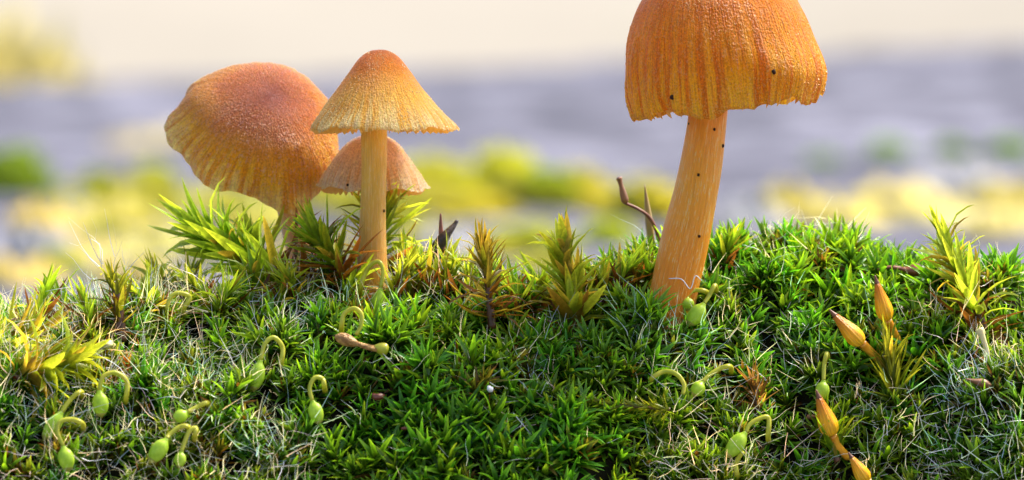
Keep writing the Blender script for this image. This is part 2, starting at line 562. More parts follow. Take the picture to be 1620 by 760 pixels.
def leaf_batch(base, d, n, L, W, bend, fold, twist):
    """lanceolate folded leaves; returns V (m*13 x 3), t (m*13)"""
    m = len(L)
    s = np.cross(d, n)
    s /= np.linalg.norm(s, axis=1)[:, None] + 1e-9
    n = np.cross(s, d)
    n = n * -1.0 if False else n
    V = np.zeros((m, 13, 3))
    t_out = np.zeros((m, 13))
    bb = np.where(np.abs(bend) < 1e-3, 1e-3, bend)
    for i, t in enumerate(ROWS):
        ang = bb * t
        c = base + L[:, None] * (d * (np.sin(ang) / bb)[:, None] + n * ((1 - np.cos(ang)) / bb)[:, None])
        nn = n * np.cos(ang)[:, None] - d * np.sin(ang)[:, None]
        tw = twist * t
        side = s * np.cos(tw)[:, None] + nn * np.sin(tw)[:, None]
        up = nn * np.cos(tw)[:, None] - s * np.sin(tw)[:, None]
        w = (W * 0.5 * PROF[i])[:, None]
        if i < 4:
            V[:, i * 3] = c - side * w * np.cos(fold)[:, None] + up * w * np.sin(fold)[:, None]
            V[:, i * 3 + 1] = c
            V[:, i * 3 + 2] = c + side * w * np.cos(fold)[:, None] + up * w * np.sin(fold)[:, None]
            t_out[:, i * 3:i * 3 + 3] = t
        else:
            V[:, 12] = c
            t_out[:, 12] = 1
    return V.reshape(-1, 3), t_out.reshape(-1)

_LF = []
for i in range(3):
    a = i * 3
    _LF += [(a, a + 1, a + 4, a + 3), (a + 1, a + 2, a + 5, a + 4)]
_LF += [(9, 10, 12), (10, 11, 12)]
_LL, _LS = pack(_LF)

def leaf_faces(m):
    loops = (np.arange(m)[:, None] * 13 + _LL[None]).ravel()
    starts = (np.arange(m)[:, None] * len(_LL) + _LS[None]).ravel()
    return loops, starts

def hair_batch(base, d, L, W, g):
    """white hair points: thin wavering blades, 5 rows of 2"""
    m = len(L)
    r = g.normal(size=(m, 3))
    s = np.cross(d, r)
    s /= np.linalg.norm(s, axis=1)[:, None]
    k = np.cross(s, d)
    V = np.zeros((m, 5, 2, 3))
    a1, a2 = g.normal(0, 0.26, m), g.normal(0, 0.14, m)
    for i, t in enumerate(np.linspace(0, 1, 5)):
        c = base + d * (L * t)[:, None] + k * (L * (a1 * t * t + a2 * math.sin(5 * t)))[:, None]
        w = (W * (1 - 0.8 * t) * 0.5)[:, None]
        V[:, i, 0], V[:, i, 1] = c - s * w, c + s * w
    f = np.array([[2 * i, 2 * i + 1, 2 * i + 3, 2 * i + 2] for i in range(4)])
    loops = (np.arange(m)[:, None, None] * 10 + f[None]).ravel()
    return V.reshape(-1, 3), loops, np.arange(m * 4) * 4

def unit(v):
    return v / (np.linalg.norm(v, axis=-1)[..., None] + 1e-9)

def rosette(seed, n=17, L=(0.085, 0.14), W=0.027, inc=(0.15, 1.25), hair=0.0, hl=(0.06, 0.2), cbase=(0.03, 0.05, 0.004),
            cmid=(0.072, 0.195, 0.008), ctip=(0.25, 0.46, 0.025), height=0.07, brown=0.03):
    """one little moss shoot at the origin, axis +Z. Returns V, loops, starts, col"""
    g = np.random.default_rng(seed)
    i = np.arange(n)
    q = (i + 0.5) / n                                  # 0 lowest outer leaf .. 1 inner top leaf
    az = i * 2.39996 + g.normal(0, 0.2, n)
    incl = inc[1] + (inc[0] - inc[1]) * q ** 0.9 + g.normal(0, 0.13, n)
    rad = np.stack([np.cos(az), np.sin(az), np.zeros(n)], 1)
    z = np.array([0, 0, 1.0])
    d = rad * np.sin(incl)[:, None] + z * np.cos(incl)[:, None]
    nn = unit(z * np.sin(incl)[:, None] - rad * np.cos(incl)[:, None])
    base = z * (height * q)[:, None] + rad * 0.006
    ln = g.uniform(L[0], L[1], n) * (1 - 0.25 * q)
    V, t = leaf_batch(base, d, nn, ln, W * g.uniform(0.8, 1.2, n), g.normal(-0.35, 0.4, n), g.uniform(0.3, 0.8, n), g.normal(0, 0.5, n))
    lo, st = leaf_faces(n)
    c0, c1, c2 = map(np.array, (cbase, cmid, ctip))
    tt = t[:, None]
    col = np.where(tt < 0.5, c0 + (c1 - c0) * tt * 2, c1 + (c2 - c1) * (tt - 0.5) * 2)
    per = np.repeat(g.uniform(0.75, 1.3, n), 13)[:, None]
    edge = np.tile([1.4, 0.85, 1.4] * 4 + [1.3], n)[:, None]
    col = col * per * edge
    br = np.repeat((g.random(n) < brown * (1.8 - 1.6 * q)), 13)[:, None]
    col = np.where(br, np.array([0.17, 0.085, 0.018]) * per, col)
    if hair > 0:
        k = np.where(g.random(n) < hair)[0]
        tip = V.reshape(n, 13, 3)[k, 12]
        pre = V.reshape(n, 13, 3)[k, 10]
        hv, hlp, hs = hair_batch(pre * 0.2 + tip * 0.8, unit(tip - pre), g.uniform(hl[0], hl[1], len(k)), np.full(len(k), 0.0046), g)
        lo = np.concatenate([lo, hlp + len(V)])
        st = np.concatenate([st, hs + st[-1] + 3])
        V = np.vstack([V, hv])
        col = np.vstack([col, np.full((len(hv), 3), 0.85)])
    return V, lo, st, col

STARS = [rosette(100 + i, n=14 + i % 4, L=(0.12, 0.20), W=0.031, height=0.11, inc=(0.2, 1.35)) for i in range(14)]
BIGST = [rosette(150 + i, n=14 + i % 3, L=(0.16, 0.28), W=0.039, inc=(0.25, 1.3), height=0.11) for i in range(8)]
HAIRY = [rosette(200 + i, n=20 + i % 5, L=(0.12, 0.19), W=0.027, inc=(0.05, 1.05), hair=0.32, hl=(0.06, 0.24),
                 cbase=(0.06, 0.06, 0.006), cmid=(0.085, 0.18, 0.010), ctip=(0.27, 0.43, 0.04), height=0.11, brown=0.05) for i in range(14)]
OLIVE = [rosette(260 + i, n=20, L=(0.12, 0.2), W=0.027, inc=(0.05, 0.9), hair=0.15, cbase=(0.12, 0.09, 0.012),
                 cmid=(0.14, 0.14, 0.015), ctip=(0.25, 0.22, 0.03), height=0.08, brown=0.4) for i in range(6)]

# things that stand in the moss register points here so that the carpet leaves them room
KEEP = []
def keep(P, r):
    P = np.atleast_2d(np.asarray(P, float))
    for p in P:
        KEEP.append((p[0], p[1], p[2], r))

# ------------------------------------------------------------------ mushrooms
def interp_rows(rows, n):
    return catmull(rows, n)

def cap_arrays(prof, nr=72, na=200, furrow=0.02, nfur=34, scallop=0.03, seed=0, rmod=None, zmod=None, wrinkle=0.012, thick=0.05):
    """bell turned round Z. prof: (r, z) rows from apex to rim. returns outer+inner shell"""
    P = catmull(prof, nr)
    seg = np.concatenate([[0], np.cumsum(np.hypot(*np.diff(P, axis=0).T))])
    s = seg / seg[-1]
    th = np.linspace(0, 2 * math.pi, na, endpoint=False)
    g = np.random.default_rng(seed)
    wv = Waves(seed + 1, 16, 0.32, wrinkle, 3)
    big = Waves(seed + 2, 10, 1.0, 0.02, 3)
    # uneven furrows: sum of a few angular frequencies
    fr = sum(np.sin(k * th + g.uniform(0, 6.28)) for k in (nfur, nfur + 5, nfur - 7, nfur // 2)) / 2.2
    sc = sum(np.sin(k * th + g.uniform(0, 6.28)) * a for k, a in ((5, 1.0), (9, 0.8), (17, 0.45), (31, 0.22), (57, 0.10))) / 1.6
    V, TC = [], []
    def ring(i, inner):
        r, z = P[i]
        t = s[i]
        e = np.clip((t - 0.3) / 0.7, 0, 1) ** 1.3
        f = 1 + (rmod(th, t) if rmod else 0)
        rr = r * f * (1 + big(np.cos(th), np.sin(th), np.full(na, t)) * t) + furrow * e * fr * min(1, r / 0.3)
        rr = rr + wv(np.cos(th) * r, np.sin(th) * r, np.full(na, z)) * e
        zz = np.full(na, z) + scallop * sc * np.clip((t - 0.8) / 0.2, 0, 1) ** 1.5 + (zmod(th, t) if zmod else 0)
        if inner:
            k = thick * (1 - 0.75 * t ** 3)
            i0, i1 = max(i - 1, 0), min(i + 1, nr - 1)
            dr, dz = P[i1] - P[i0]
            l = math.hypot(dr, dz) + 1e-9
            rr = np.maximum(rr + dz / l * k, 0.001)
            zz = zz - dr / l * k
        V.append(np.stack([rr * np.cos(th), rr * np.sin(th), zz], 1))
        TC.append(np.stack([np.cos(th), np.sin(th), np.full(na, t)], 1))
    for i in range(1, nr):
        ring(i, False)
    for i in range(int(nr * 0.36), 0, -2):            # the flesh under the skin; the margin is thin
        ring(i, True)
    V, TC = np.vstack(V), np.vstack(TC)
    m = len(V) // na
    i, j = np.meshgrid(np.delete(np.arange(m - 1), nr - 2), np.arange(na), indexing='ij')
    k = (j + 1) % na
    q = np.stack([i * na + j, (i + 1) * na + j, (i + 1) * na + k, i * na + k], -1).reshape(-1, 4)
    loops = list(q.ravel())
    starts = list(np.arange(len(q)) * 4)
    a = len(V)
    V = np.vstack([V, [[0, 0, P[0][1]]]])
    TC = np.vstack([TC, [[0, 0, 0]]])
    for j in range(na):
        starts.append(len(loops))
        loops += [a, j, (j + 1) % na]
    starts.append(len(loops))
    loops += [(m - 1) * na + j for j in range(na)]
    return V, np.array(loops), np.array(starts), TC, P

def frame(axis, spin=0.0):
    z = Vector(axis).normalized()
    x = Vector((0, -1, 0)).cross(z)
    x = Vector((1, 0, 0)) - z * z.x
    x.normalize()
    y = z.cross(x)
    M = Matrix((x, y, z)).transposed()
    return M @ Matrix.Rotation(spin, 3, 'Z')

def mushroom(label, stem_rows, Y, cap_c, cap_axis, prof, cmat, smat, gmat, base_v=None, specks=(), stem_wob=0.05, seed=0, ngill=44,
             spin=0.0, stem_dY=0.0, grains=2600, grain_size=1.0, grmat=None, **capkw):
    """stem_rows: (u, v, width px) from base to top; cap_c: pixel of the cap's rim-plane centre; prof in cm"""
    nst = len(stem_rows)
    pts = np.array([[*at(u, v, Y + stem_dY * i / (nst - 1)), w / 270 / 2] for i, (u, v, w) in enumerate(stem_rows)])
    C = catmull(pts, 54)
    base = Vector(C[0][:3])
    root = empty('mushroom', base, label, 'mushroom', 'small orange mushrooms in the moss')
    g = np.random.default_rng(seed)
    st = tube_obj('stem', C[:, :3], C[:, 3], smat, root, 40, stem_wob, seed)
    V, lo, s_, TC, P = cap_arrays(prof, seed=seed, **capkw)
    M = np.array(frame(cap_axis, spin))
    c = np.array(at(cap_c[0], cap_c[1], Y + cap_c[2]))
    Vw = V @ M.T + c - np.array(base)
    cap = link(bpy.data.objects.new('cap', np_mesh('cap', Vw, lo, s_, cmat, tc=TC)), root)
    # moist granules standing on the skin
    na_, nr_ = 200, 72
    ng = int(grains)
    nrm_ = np.zeros(len(Vw) * 3, np.float32)
    cap.data.vertices.foreach_get('normal', nrm_)
    nrm_ = nrm_.reshape(-1, 3)
    ri = 1 + np.floor((nr_ - 3) * np.sqrt(g.uniform(0.01, 1, ng * 2))).astype(int)
    ai = g.integers(0, na_, ng * 2)
    vi = (ri - 1) * na_ + ai
    dens = Waves(seed + 40, 14, 0.25, 0.5, 3)(*Vw[vi].T) + 0.5
    sel = np.argsort(-(dens + g.uniform(0, 1.2, ng * 2)))[:ng]
    vi, ri = vi[sel], ri[sel]
    nx_ = vi + na_
    frac = g.uniform(0, 1, (ng, 1))
    side = (vi // na_) * na_ + (vi % na_ + 1) % na_
    f2 = g.uniform(0, 1, (ng, 1))
    pos = Vw[vi] + (Vw[nx_] - Vw[vi]) * frac + (Vw[side] - Vw[vi]) * f2
    tn = unit(Vw[nx_] - Vw[vi])
    nr3 = unit(nrm_[vi])
    bt = np.cross(nr3, tn)
    la = g.uniform(0.0045, 0.012, (ng, 1)) * grain_size
    lb = g.uniform(0.003, 0.0055, (ng, 1)) * grain_size
    O = np.stack([pos + tn * la, pos + bt * lb, pos - tn * la, pos - bt * lb, pos + nr3 * lb * 1.1, pos - nr3 * lb], 1).reshape(-1, 3)
    of = np.array([[0, 1, 4], [1, 2, 4], [2, 3, 4], [3, 0, 4], [1, 0, 5], [2, 1, 5], [3, 2, 5], [0, 3, 5]])
    ol = (np.arange(ng)[:, None, None] * 6 + of[None]).ravel()
    link(bpy.data.objects.new('granules', np_mesh('granules', O, ol, np.arange(ng * 8) * 3, grmat)), cap, kind='stuff')
    # gills: thin radial blades hanging below the flesh
    GV, GF = [], []
    zr = P[-1][1]
    th_k = capkw.get('thick', 0.05)
    for k in range(ngill):
        a = 2 * math.pi * k / ngill
        rmod = capkw.get('rmod')
        d = np.array([math.cos(a), math.sin(a), 0])
        b0 = len(GV)
        rs = [0.25, 0.45, 0.65, 0.8, 0.9] if k % 2 == 0 else [0.55, 0.66, 0.76, 0.84, 0.9]
        for q in rs:
            t = int(q * (len(P) - 1))
            r, z = P[t]
            f = 1 + (float(rmod(np.array([a]), q)[0]) if rmod else 0)
            zm = capkw.get('zmod')
            z = z + (float(zm(np.array([a]), q)[0]) if zm else 0)
            r = r * f * 0.965
            dz = th_k * (1 - 0.75 * q ** 3) * 1.4
            GV += [d * r + np.array([0, 0, z - dz * 0.6]), d * (r * 0.93) + np.array([0, 0, z - dz - 0.10 * (1 - q)])]
        for i in range(4):
            GF.append((b0 + 2 * i, b0 + 2 * i + 2, b0 + 2 * i + 3, b0 + 2 * i + 1))
    l, s2 = pack(GF)
    gl = link(bpy.data.objects.new('gills', np_mesh('gills', np.array(GV) @ M.T + c - np.array(base), l, s2, gmat)), cap, kind='stuff')
    # grit stuck to the skin
    bpy.context.view_layer.update()
    dg = bpy.context.evaluated_depsgraph_get()
    for (u, v, w, on) in specks:
        o = np.array(cam.location)
        tgt = np.array(at(u, v, Y))
        dr = Vector(tgt - o).normalized()
        ob = cap if on == 'cap' else st
        ok, loc, nor, _ = ob.ray_cast(Vector(o) - base, dr)
        if not ok:
            continue
        r = w / 270 / 2
        sv, sf = lump(r, g, 0.3)
        l, s3 = pack(sf)
        link(bpy.data.objects.new('dirt_speck', np_mesh('dirt_speck', sv * [1, 0.7, 1] + np.array(loc), l, s3, M_SPECK)), ob)
    for c_ in C[:16]:
        keep([c_[:3]], c_[3] * 0.95)
    return root

def lump(r, g, rough=0.25, squash=(1, 1, 1), nu=8, nv=6):
    V, F = [(0, 0, r)], []
    for i in range(1, nv):
        p = math.pi * i / nv
        for j in range(nu):
            a = 2 * math.pi * j / nu
            k = r * (1 + g.normal(0, rough * 0.5))
            V.append((k * math.sin(p) * math.cos(a), k * math.sin(p) * math.sin(a), k * math.cos(p)))
    V.append((0, 0, -r))
    for j in range(nu):
        F.append((0, 1 + j, 1 + (j + 1) % nu))
    for i in range(nv - 2):
        for j in range(nu):
            a, b = 1 + i * nu + j, 1 + i * nu + (j + 1) % nu
            F.append((a, a + nu, b + nu, b))
    L_ = len(V) - 1
    for j in range(nu):
        F.append((L_, L_ - nu + (j + 1) % nu, L_ - nu + j))
    return np.array(V) * np.array(squash), F

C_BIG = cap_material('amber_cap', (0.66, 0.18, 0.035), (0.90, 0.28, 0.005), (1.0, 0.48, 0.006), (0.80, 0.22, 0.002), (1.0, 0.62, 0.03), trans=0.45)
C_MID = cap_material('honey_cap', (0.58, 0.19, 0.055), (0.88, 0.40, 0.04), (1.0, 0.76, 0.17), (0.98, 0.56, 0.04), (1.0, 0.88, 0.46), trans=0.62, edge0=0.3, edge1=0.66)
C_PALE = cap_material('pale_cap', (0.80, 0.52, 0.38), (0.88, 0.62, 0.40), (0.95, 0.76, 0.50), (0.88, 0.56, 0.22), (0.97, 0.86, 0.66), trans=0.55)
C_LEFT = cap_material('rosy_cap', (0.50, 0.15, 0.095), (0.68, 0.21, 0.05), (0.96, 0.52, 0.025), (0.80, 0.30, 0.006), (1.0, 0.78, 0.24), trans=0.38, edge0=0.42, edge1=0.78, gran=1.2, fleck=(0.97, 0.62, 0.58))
S_BIG = stem_material('orange_stem', (0.95, 0.38, 0.008), (0.95, 0.25, 0.010), (1.0, 0.72, 0.32), 1.3, 0.65)
S_MID = stem_material('ochre_stem', (0.84, 0.46, 0.05), (0.74, 0.34, 0.09), (0.92, 0.70, 0.40), 1.0, 0.6)
S_LEFT = stem_material('peach_stem', (0.95, 0.52, 0.20), (0.92, 0.46, 0.17), (0.9, 0.68, 0.44), 0.9, 0.3)
G_AMBER = simple_material('amber_gills', (0.80, 0.46, 0.10), (0.92, 0.60, 0.18), 20, 0.5, bump=0.1, trans=0.6)

def grain_material(name, c):
    m, nt, out = new_mat(name)
    oi = N(nt, 'ShaderNodeNewGeometry')
    p = N(nt, 'ShaderNodeBsdfPrincipled')
    cc = mixc(nt, 1.0, c, ramp(nt, oi.outputs['Random Per Island'], [(0.0, (0.85, 0.82, 0.8)), (1.0, (1.05, 1.05, 1.05))]), 'MULTIPLY')
    nt.links.new(cc, p.inputs['Base Color'])
    p.inputs['Roughness'].default_value = 0.1
    p.inputs['Specular IOR Level'].default_value = 0.7
    t = N(nt, 'ShaderNodeBsdfTranslucent')
    nt.links.new(cc, t.inputs['Color'])
    mx = N(nt, 'ShaderNodeMixShader')
    mx.inputs[0].default_value = 0.5
    nt.links.new(p.outputs[0], mx.inputs[1])
    nt.links.new(t.outputs[0], mx.inputs[2])
    nt.links.new(mx.outputs[0], out.inputs[0])
    return m
GR_AMBER = grain_material('amber_granules', (1.0, 0.58, 0.09))
GR_ROSE = grain_material('rosy_granules', (1.0, 0.58, 0.26))
GR_PALE = grain_material('cream_granules', (1.0, 0.82, 0.40))
Y_BIG = hit(1062, 500).y + 0.27
big_prof = [(0, 0.80), (0.12, 0.79), (0.27, 0.735), (0.42, 0.61), (0.515, 0.43), (0.565, 0.24), (0.588, 0.07), (0.572, -0.04), (0.555, -0.075)]
mushroom('stout mushroom with a tall amber bell-shaped cap on a thick ribbed orange stem',
         [(1046, 560, 62), (1053, 520, 72), (1060, 490, 78), (1070, 440, 78), (1083, 385, 75), (1097, 325, 70), (1107, 270, 66), (1115, 215, 61), (1121, 165, 60), (1128, 120, 56), (1133, 80, 40)],
         Y_BIG, (1147, 150, 0), (-0.115, -0.03, 1), big_prof, C_BIG, S_BIG, G_AMBER, seed=3, grmat=GR_AMBER, grains=3000, grain_size=0.8, furrow=0.009, nfur=38, scallop=0.032,
         specks=[(988, 121, 5, 'cap'), (1063, 154, 8, 'cap'), (1224, 114, 8, 'cap'), (1130, 205, 5, 'stem'), (1143, 231, 6, 'stem'),
                 (1105, 277, 5, 'stem'), (1106, 374, 5, 'stem'), (1126, 180, 4, 'stem'), (1090, 196, 4, 'stem')], stem_wob=0.035)

Y_MID = hit(590, 462).y + 0.02
mid_prof = [(0, 0.44), (0.055, 0.432), (0.12, 0.39), (0.19, 0.30), (0.265, 0.195), (0.34, 0.10), (0.405, 0.025), (0.435, -0.015), (0.438, -0.035)]
mushroom('slender mushroom with a pointed honey-coloured conical cap on a straight ochre stem',
         [(587, 510, 46), (588, 470, 52), (589, 440, 52), (589, 400, 47), (590, 340, 44), (591, 280, 42), (592, 220, 41), (593, 185, 38), (594, 150, 26)],
         Y_MID, (603, 196, 0), (-0.03, -0.0, 1), mid_prof, C_MID, S_MID, G_AMBER, seed=8, grmat=GR_PALE, grains=1500, grain_size=0.65, furrow=0.004, nfur=34, scallop=0.014,
         specks=[(607, 334, 5, 'stem')], stem_wob=0.03, zmod=lambda th, t: -0.035 * np.cos(th - 0.1) * np.clip(t - 0.6, 0, 1))

Y_SMALL = Y_MID + 0.46
small_prof = [(0, 0.30), (0.07, 0.292), (0.15, 0.25), (0.225, 0.165), (0.29, 0.06), (0.325, 0.0), (0.34, -0.015)]
mushroom('small pale mushroom with a streaked beige cap tucked behind the straight ochre stem',
         [(594, 590, 34), (594, 470, 34), (595, 420, 36), (593, 360, 34), (590, 300, 32), (589, 260, 24)],
         Y_SMALL, (589, 292, 0), (0.02, -0.05, 1), small_prof, C_PALE, S_MID, G_AMBER, seed=14, grmat=GR_PALE, grains=900, grain_size=0.75, furrow=0.007, nfur=32, scallop=0.012,
         specks=[(550, 293, 5, 'cap')], spin=0.6)

Y_LEFT = Y_MID + 0.95
left_prof = [(0, 0.24), (0.15, 0.226), (0.28, 0.182), (0.39, 0.11), (0.465, 0.015), (0.50, -0.07), (0.51, -0.13)]
def lmod(th, t):
    return t * (0.07 * np.cos(th - R(178)) + 0.045 * np.exp(-((np.mod(th - R(182) + math.pi, 2 * math.pi) - math.pi) / 0.5) ** 2)
                + 0.07 * np.exp(-((np.mod(th - R(305) + math.pi, 2 * math.pi) - math.pi) / 0.6) ** 2))
def lz(th, t):
    return -0.10 * np.clip(t - 0.55, 0, 1) / 0.45 * np.exp(-((np.mod(th - R(310) + math.pi, 2 * math.pi) - math.pi) / 0.8) ** 2)
mushroom('broad mushroom with a rosy brown cap tipped forward on a peach stem',
         [(514, 640, 44), (505, 500, 44), (498, 465, 44), (490, 435, 44), (480, 405, 46), (470, 370, 46), (462, 335, 46), (452, 300, 42), (440, 262, 30)],
         Y_LEFT, (418, 192, -0.25), (0.16, -0.71, 0.69), left_prof, C_LEFT, S_LEFT, G_AMBER, seed=21, grmat=GR_ROSE, grains=3000, grain_size=0.72, furrow=0.007, nfur=30, scallop=0.016,
         rmod=lmod, zmod=lz, stem_dY=-0.22, wrinkle=0.016)

# ------------------------------------------------------------------ large single shoots, leaf by leaf
def make_leaf_mesh(seed, ratio, bend, fold, twist):
    base, d, n = np.zeros((1, 3)), np.array([[1.0, 0, 0]]), np.array([[0, 0, 1.0]])
    V, t = leaf_batch(base, d, n, np.array([1.0]), np.array([ratio]), np.array([bend]), np.array([fold]), np.array([twist]))
    lo, st = leaf_faces(1)
    tt = t[:, None]
    col = (np.array([0.8, 0.9, 0.7]) * (1 - tt) + np.array([1.3, 1.15, 1.1]) * tt) * np.tile([1.25, 0.8, 1.25] * 4 + [1.25], 1)[:, None]
    return np_mesh('leaf', V, lo, st, M_SHOOT, col=col)

LEAFM = {}
for ri, ratio in enumerate((0.125, 0.165, 0.215)):
    LEAFM[ri] = [make_leaf_mesh(i, ratio, b, f, t) for i, (b, f, t) in enumerate(
        [(-0.6, 0.3, 0.3), (-0.2, 0.5, -0.5), (0.2, 0.4, 0.6), (-1.1, 0.3, 0.5), (0.6, 0.35, -0.7), (-0.4, 0.6, 0.0), (-1.5, 0.4, -0.6), (0.1, 0.25, 0.9)])]

GREEN, YGREEN, OLIV, BROWN, GOLD, DKBR = (0.24, 0.44, 0.025), (0.42, 0.56, 0.06), (0.22, 0.26, 0.025), (0.19, 0.085, 0.02), (0.52, 0.42, 0.06), (0.08, 0.035, 0.012)

def shoot(label, axis_px, Y, n=34, L=(80, 105), inc=(1.35, 0.12), low=(BROWN, OLIV), high=(YGREEN, GREEN), split=0.35, t0=0.0, ratio=1,
          stem_w=12, seed=0, dY=0.0, name='moss_shoot', cat='moss', group='large upright moss shoots', sag=0.0, hair=0, bias=None, tip_gold=0.07):
    g = np.random.default_rng(seed + 900)
    n, t0, stem_w = int(n * 2.2), t0 * 0.35, stem_w * 0.7
    L = (L[0] * 0.8, L[1] * 1.08)
    P = np.array([np.array(at(u, v, Y + dY * i / (len(axis_px) - 1))) for i, (u, v) in enumerate(axis_px)])
    C = catmull(P, 24)
    root = empty(name, C[0], label, cat, group)
    rad = np.linspace(stem_w, stem_w * 0.4, 24) / 540
    tube_obj('stem', C, rad, M_SHOOTSTEM, root, 7, 0.1, seed)
    T = unit(np.gradient(C, axis=0))
    for i in range(n):
        q = (i + 0.5) / n
        t = t0 + (1 - t0) * q ** 1.1
        x = t * 23
        k = min(int(x), 22)
        p = C[k] + (C[k + 1] - C[k]) * (x - k)
        ax = unit(T[k])
        az = i * 2.39996 + g.normal(0, 0.25)
        e1 = unit(np.cross(ax, [0.1, 1.0, 0.2]))
        e2 = np.cross(ax, e1)
        rd = e1 * math.cos(az) + e2 * math.sin(az)
        if bias is not None and g.random() < 0.5:
            rd = unit(rd * 0.7 + np.array(bias) - ax * np.dot(bias, ax))
        a = inc[0] + (inc[1] - inc[0]) * q ** 0.8 + g.normal(0, 0.16)
        d = unit(rd * math.sin(a) + ax * math.cos(a) + np.array([0, 0, -sag * (1 - q)]))
        nn = unit(ax * math.sin(a) - rd * math.cos(a))
        nn = unit(nn - d * np.dot(nn, d))
        s = np.cross(nn, d)
        ll = g.uniform(*L) / 270 * (1 - 0.25 * q)
        M = Matrix((Vector(d), Vector(s), Vector(nn))).transposed().to_4x4()
        M = Matrix.Translation(Vector(p - C[0] + rd * 0.01)) @ M @ Matrix.Diagonal((ll, ll, ll, 1))
        o = bpy.data.objects.new('leaf', random.choice(LEAFM[ratio]))
        link(o, root)
        o.matrix_local = M
        pal = low if g.random() > (q - split + 0.12) / 0.24 else high
        f = g.random()
        c = np.array(pal[0]) * f + np.array(pal[1]) * (1 - f)
        if g.random() < tip_gold:
            c = np.array(GOLD) * g.uniform(0.6, 1.0)
        c = c * g.uniform(0.75, 1.25)
        o.color = (*c, 1)
    if hair:
        hb = C[-1] - C[0] + g.normal(0, 0.03, (hair, 3))
        hd = unit(g.normal(0, 0.45, (hair, 3)) + unit(T[-1]) * 1.2)
        V, lo, st = hair_batch(hb + hd * 0.12, hd, g.uniform(0.15, 0.36, hair), np.full(hair, 0.005), g)
        link(bpy.data.objects.new('hair_tips', np_mesh('hair_tips', V, lo, st, M_HAIR)), root, kind='stuff')
    keep(C[:16], 0.045)
    return root

yA = Y_MID + 0.15
shoot('large yellow-green moss shoot lying over on a dark brown stem beneath the rosy brown cap',
      [(500, 478), (460, 452), (412, 425), (368, 398), (332, 372)], yA, n=70, L=(105, 150), inc=(1.4, 0.2), split=0.3, t0=0.25, ratio=1, stem_w=34, seed=1,
      low=(DKBR, BROWN), high=(YGREEN, GREEN), bias=(-0.2, 0, 0.3))
shoot('broad-leaved bright green moss shoot beside the brown stem under the rosy brown cap',
      [(425, 440), (408, 410), (402, 388)], yA + 0.25, n=16, L=(75, 105), inc=(1.0, 0.1), split=0.1, t0=0.4, ratio=2, seed=2, high=(GREEN, YGREEN))
shoot('green and rust-brown moss shoot leaning between the peach stem and the straight ochre stem',
      [(548, 455), (535, 425), (520, 400), (508, 382)], Y_MID - 0.16, n=44, L=(75, 110), inc=(1.35, 0.15), split=0.25, t0=0.25, ratio=1, stem_w=26, seed=3,
      low=(BROWN, (0.24, 0.095, 0.02)), high=(OLIV, GREEN), bias=(-0.4, -0.2, 0.25))
shoot('fresh light green moss shoot spreading out from behind the straight ochre stem',
      [(600, 450), (602, 400), (600, 365), (598, 345)], Y_MID + 0.3, n=40, L=(85, 115), inc=(1.5, 0.2), split=0.12, t0=0.3, ratio=1, seed=4, high=(YGREEN, (0.22, 0.34, 0.03)), bias=(0.5, 0, 0.1))
shoot('ragged moss shoot with rust-tipped leaves near the black withered shoot',
      [(778, 520), (774, 470), (768, 425), (765, 400)], hit(775, 505, 0.02).y, n=46, L=(60, 90), inc=(1.6, 0.08), split=0.38, t0=0.25, ratio=0, stem_w=20, seed=5,
      low=(BROWN, (0.30, 0.14, 0.03)), high=(OLIV, (0.30, 0.2, 0.03)), tip_gold=0.3)
shoot('plump yellow-green moss shoot standing apart, broad leaves opening like a tulip',
      [(908, 528), (905, 480), (898, 435), (895, 405)], hit(905, 512, 0.02).y, n=40, L=(78, 105), inc=(0.95, 0.05), split=0.08, t0=0.12, ratio=2, stem_w=24, seed=6,
      low=(OLIV, BROWN), high=(YGREEN, (0.30, 0.34, 0.02)), tip_gold=0.2)
shoot('tall pale green moss shoot with a bare dark lower stem',
      [(1562, 560), (1553, 510), (1535, 465), (1512, 420), (1495, 380)], hit(1545, 500, 0.15).y, n=52, L=(75, 110), inc=(1.45, 0.05), split=0.24, t0=0.2, ratio=1, stem_w=26, seed=7,
      low=(BROWN, DKBR), high=(YGREEN, (0.30, 0.38, 0.05)), tip_gold=0.1)
shoot('dark-stemmed moss shoot ending in long wispy white hairs',
      [(190, 540), (188, 500), (184, 465), (178, 445)], hit(190, 505, 0.05).y, n=26, L=(42, 68), inc=(1.1, 0.15), split=0.4, t0=0.45, ratio=1, stem_w=34, seed=8,
      low=(OLIV, DKBR), high=(OLIV, (0.22, 0.24, 0.03)), hair=16)
shoot('golden yellow moss shoot with long leaves fanned over the pale hairy moss',
      [(-70, 610), (-30, 580), (10, 555), (40, 540)], hit(20, 545, 0.12).y, n=54, L=(95, 135), inc=(1.3, 0.25), split=0.2, t0=0.1, ratio=1, stem_w=24, seed=9,
      low=(GOLD, OLIV), high=(YGREEN, (0.50, 0.50, 0.05)), tip_gold=0.15, bias=(0.2, -0.3, 0.4))
shoot('glossy yellow-green moss shoot, rust at its base, creeping below the golden yellow one',
      [(20, 600), (50, 590), (85, 580), (110, 570)], hit(70, 590, 0.12).y, n=34, L=(70, 110), inc=(1.1, 0.15), split=0.3, t0=0.1, ratio=2, stem_w=20, seed=10,
      low=((0.27, 0.17, 0.03), GOLD), high=(YGREEN, (0.26, 0.32, 0.02)), bias=(0, -0.2, 0.5))
shoot('pale yellow-green moss shoot rising beside the dark-stemmed hairy shoot',
      [(262, 500), (258, 470), (252, 450)], hit(255, 480, 0.0).y + 0.1, n=26, L=(60, 90), inc=(1.2, 0.1), split=0.1, t0=0.3, ratio=1, seed=11, high=(YGREEN, (0.30, 0.36, 0.03)))
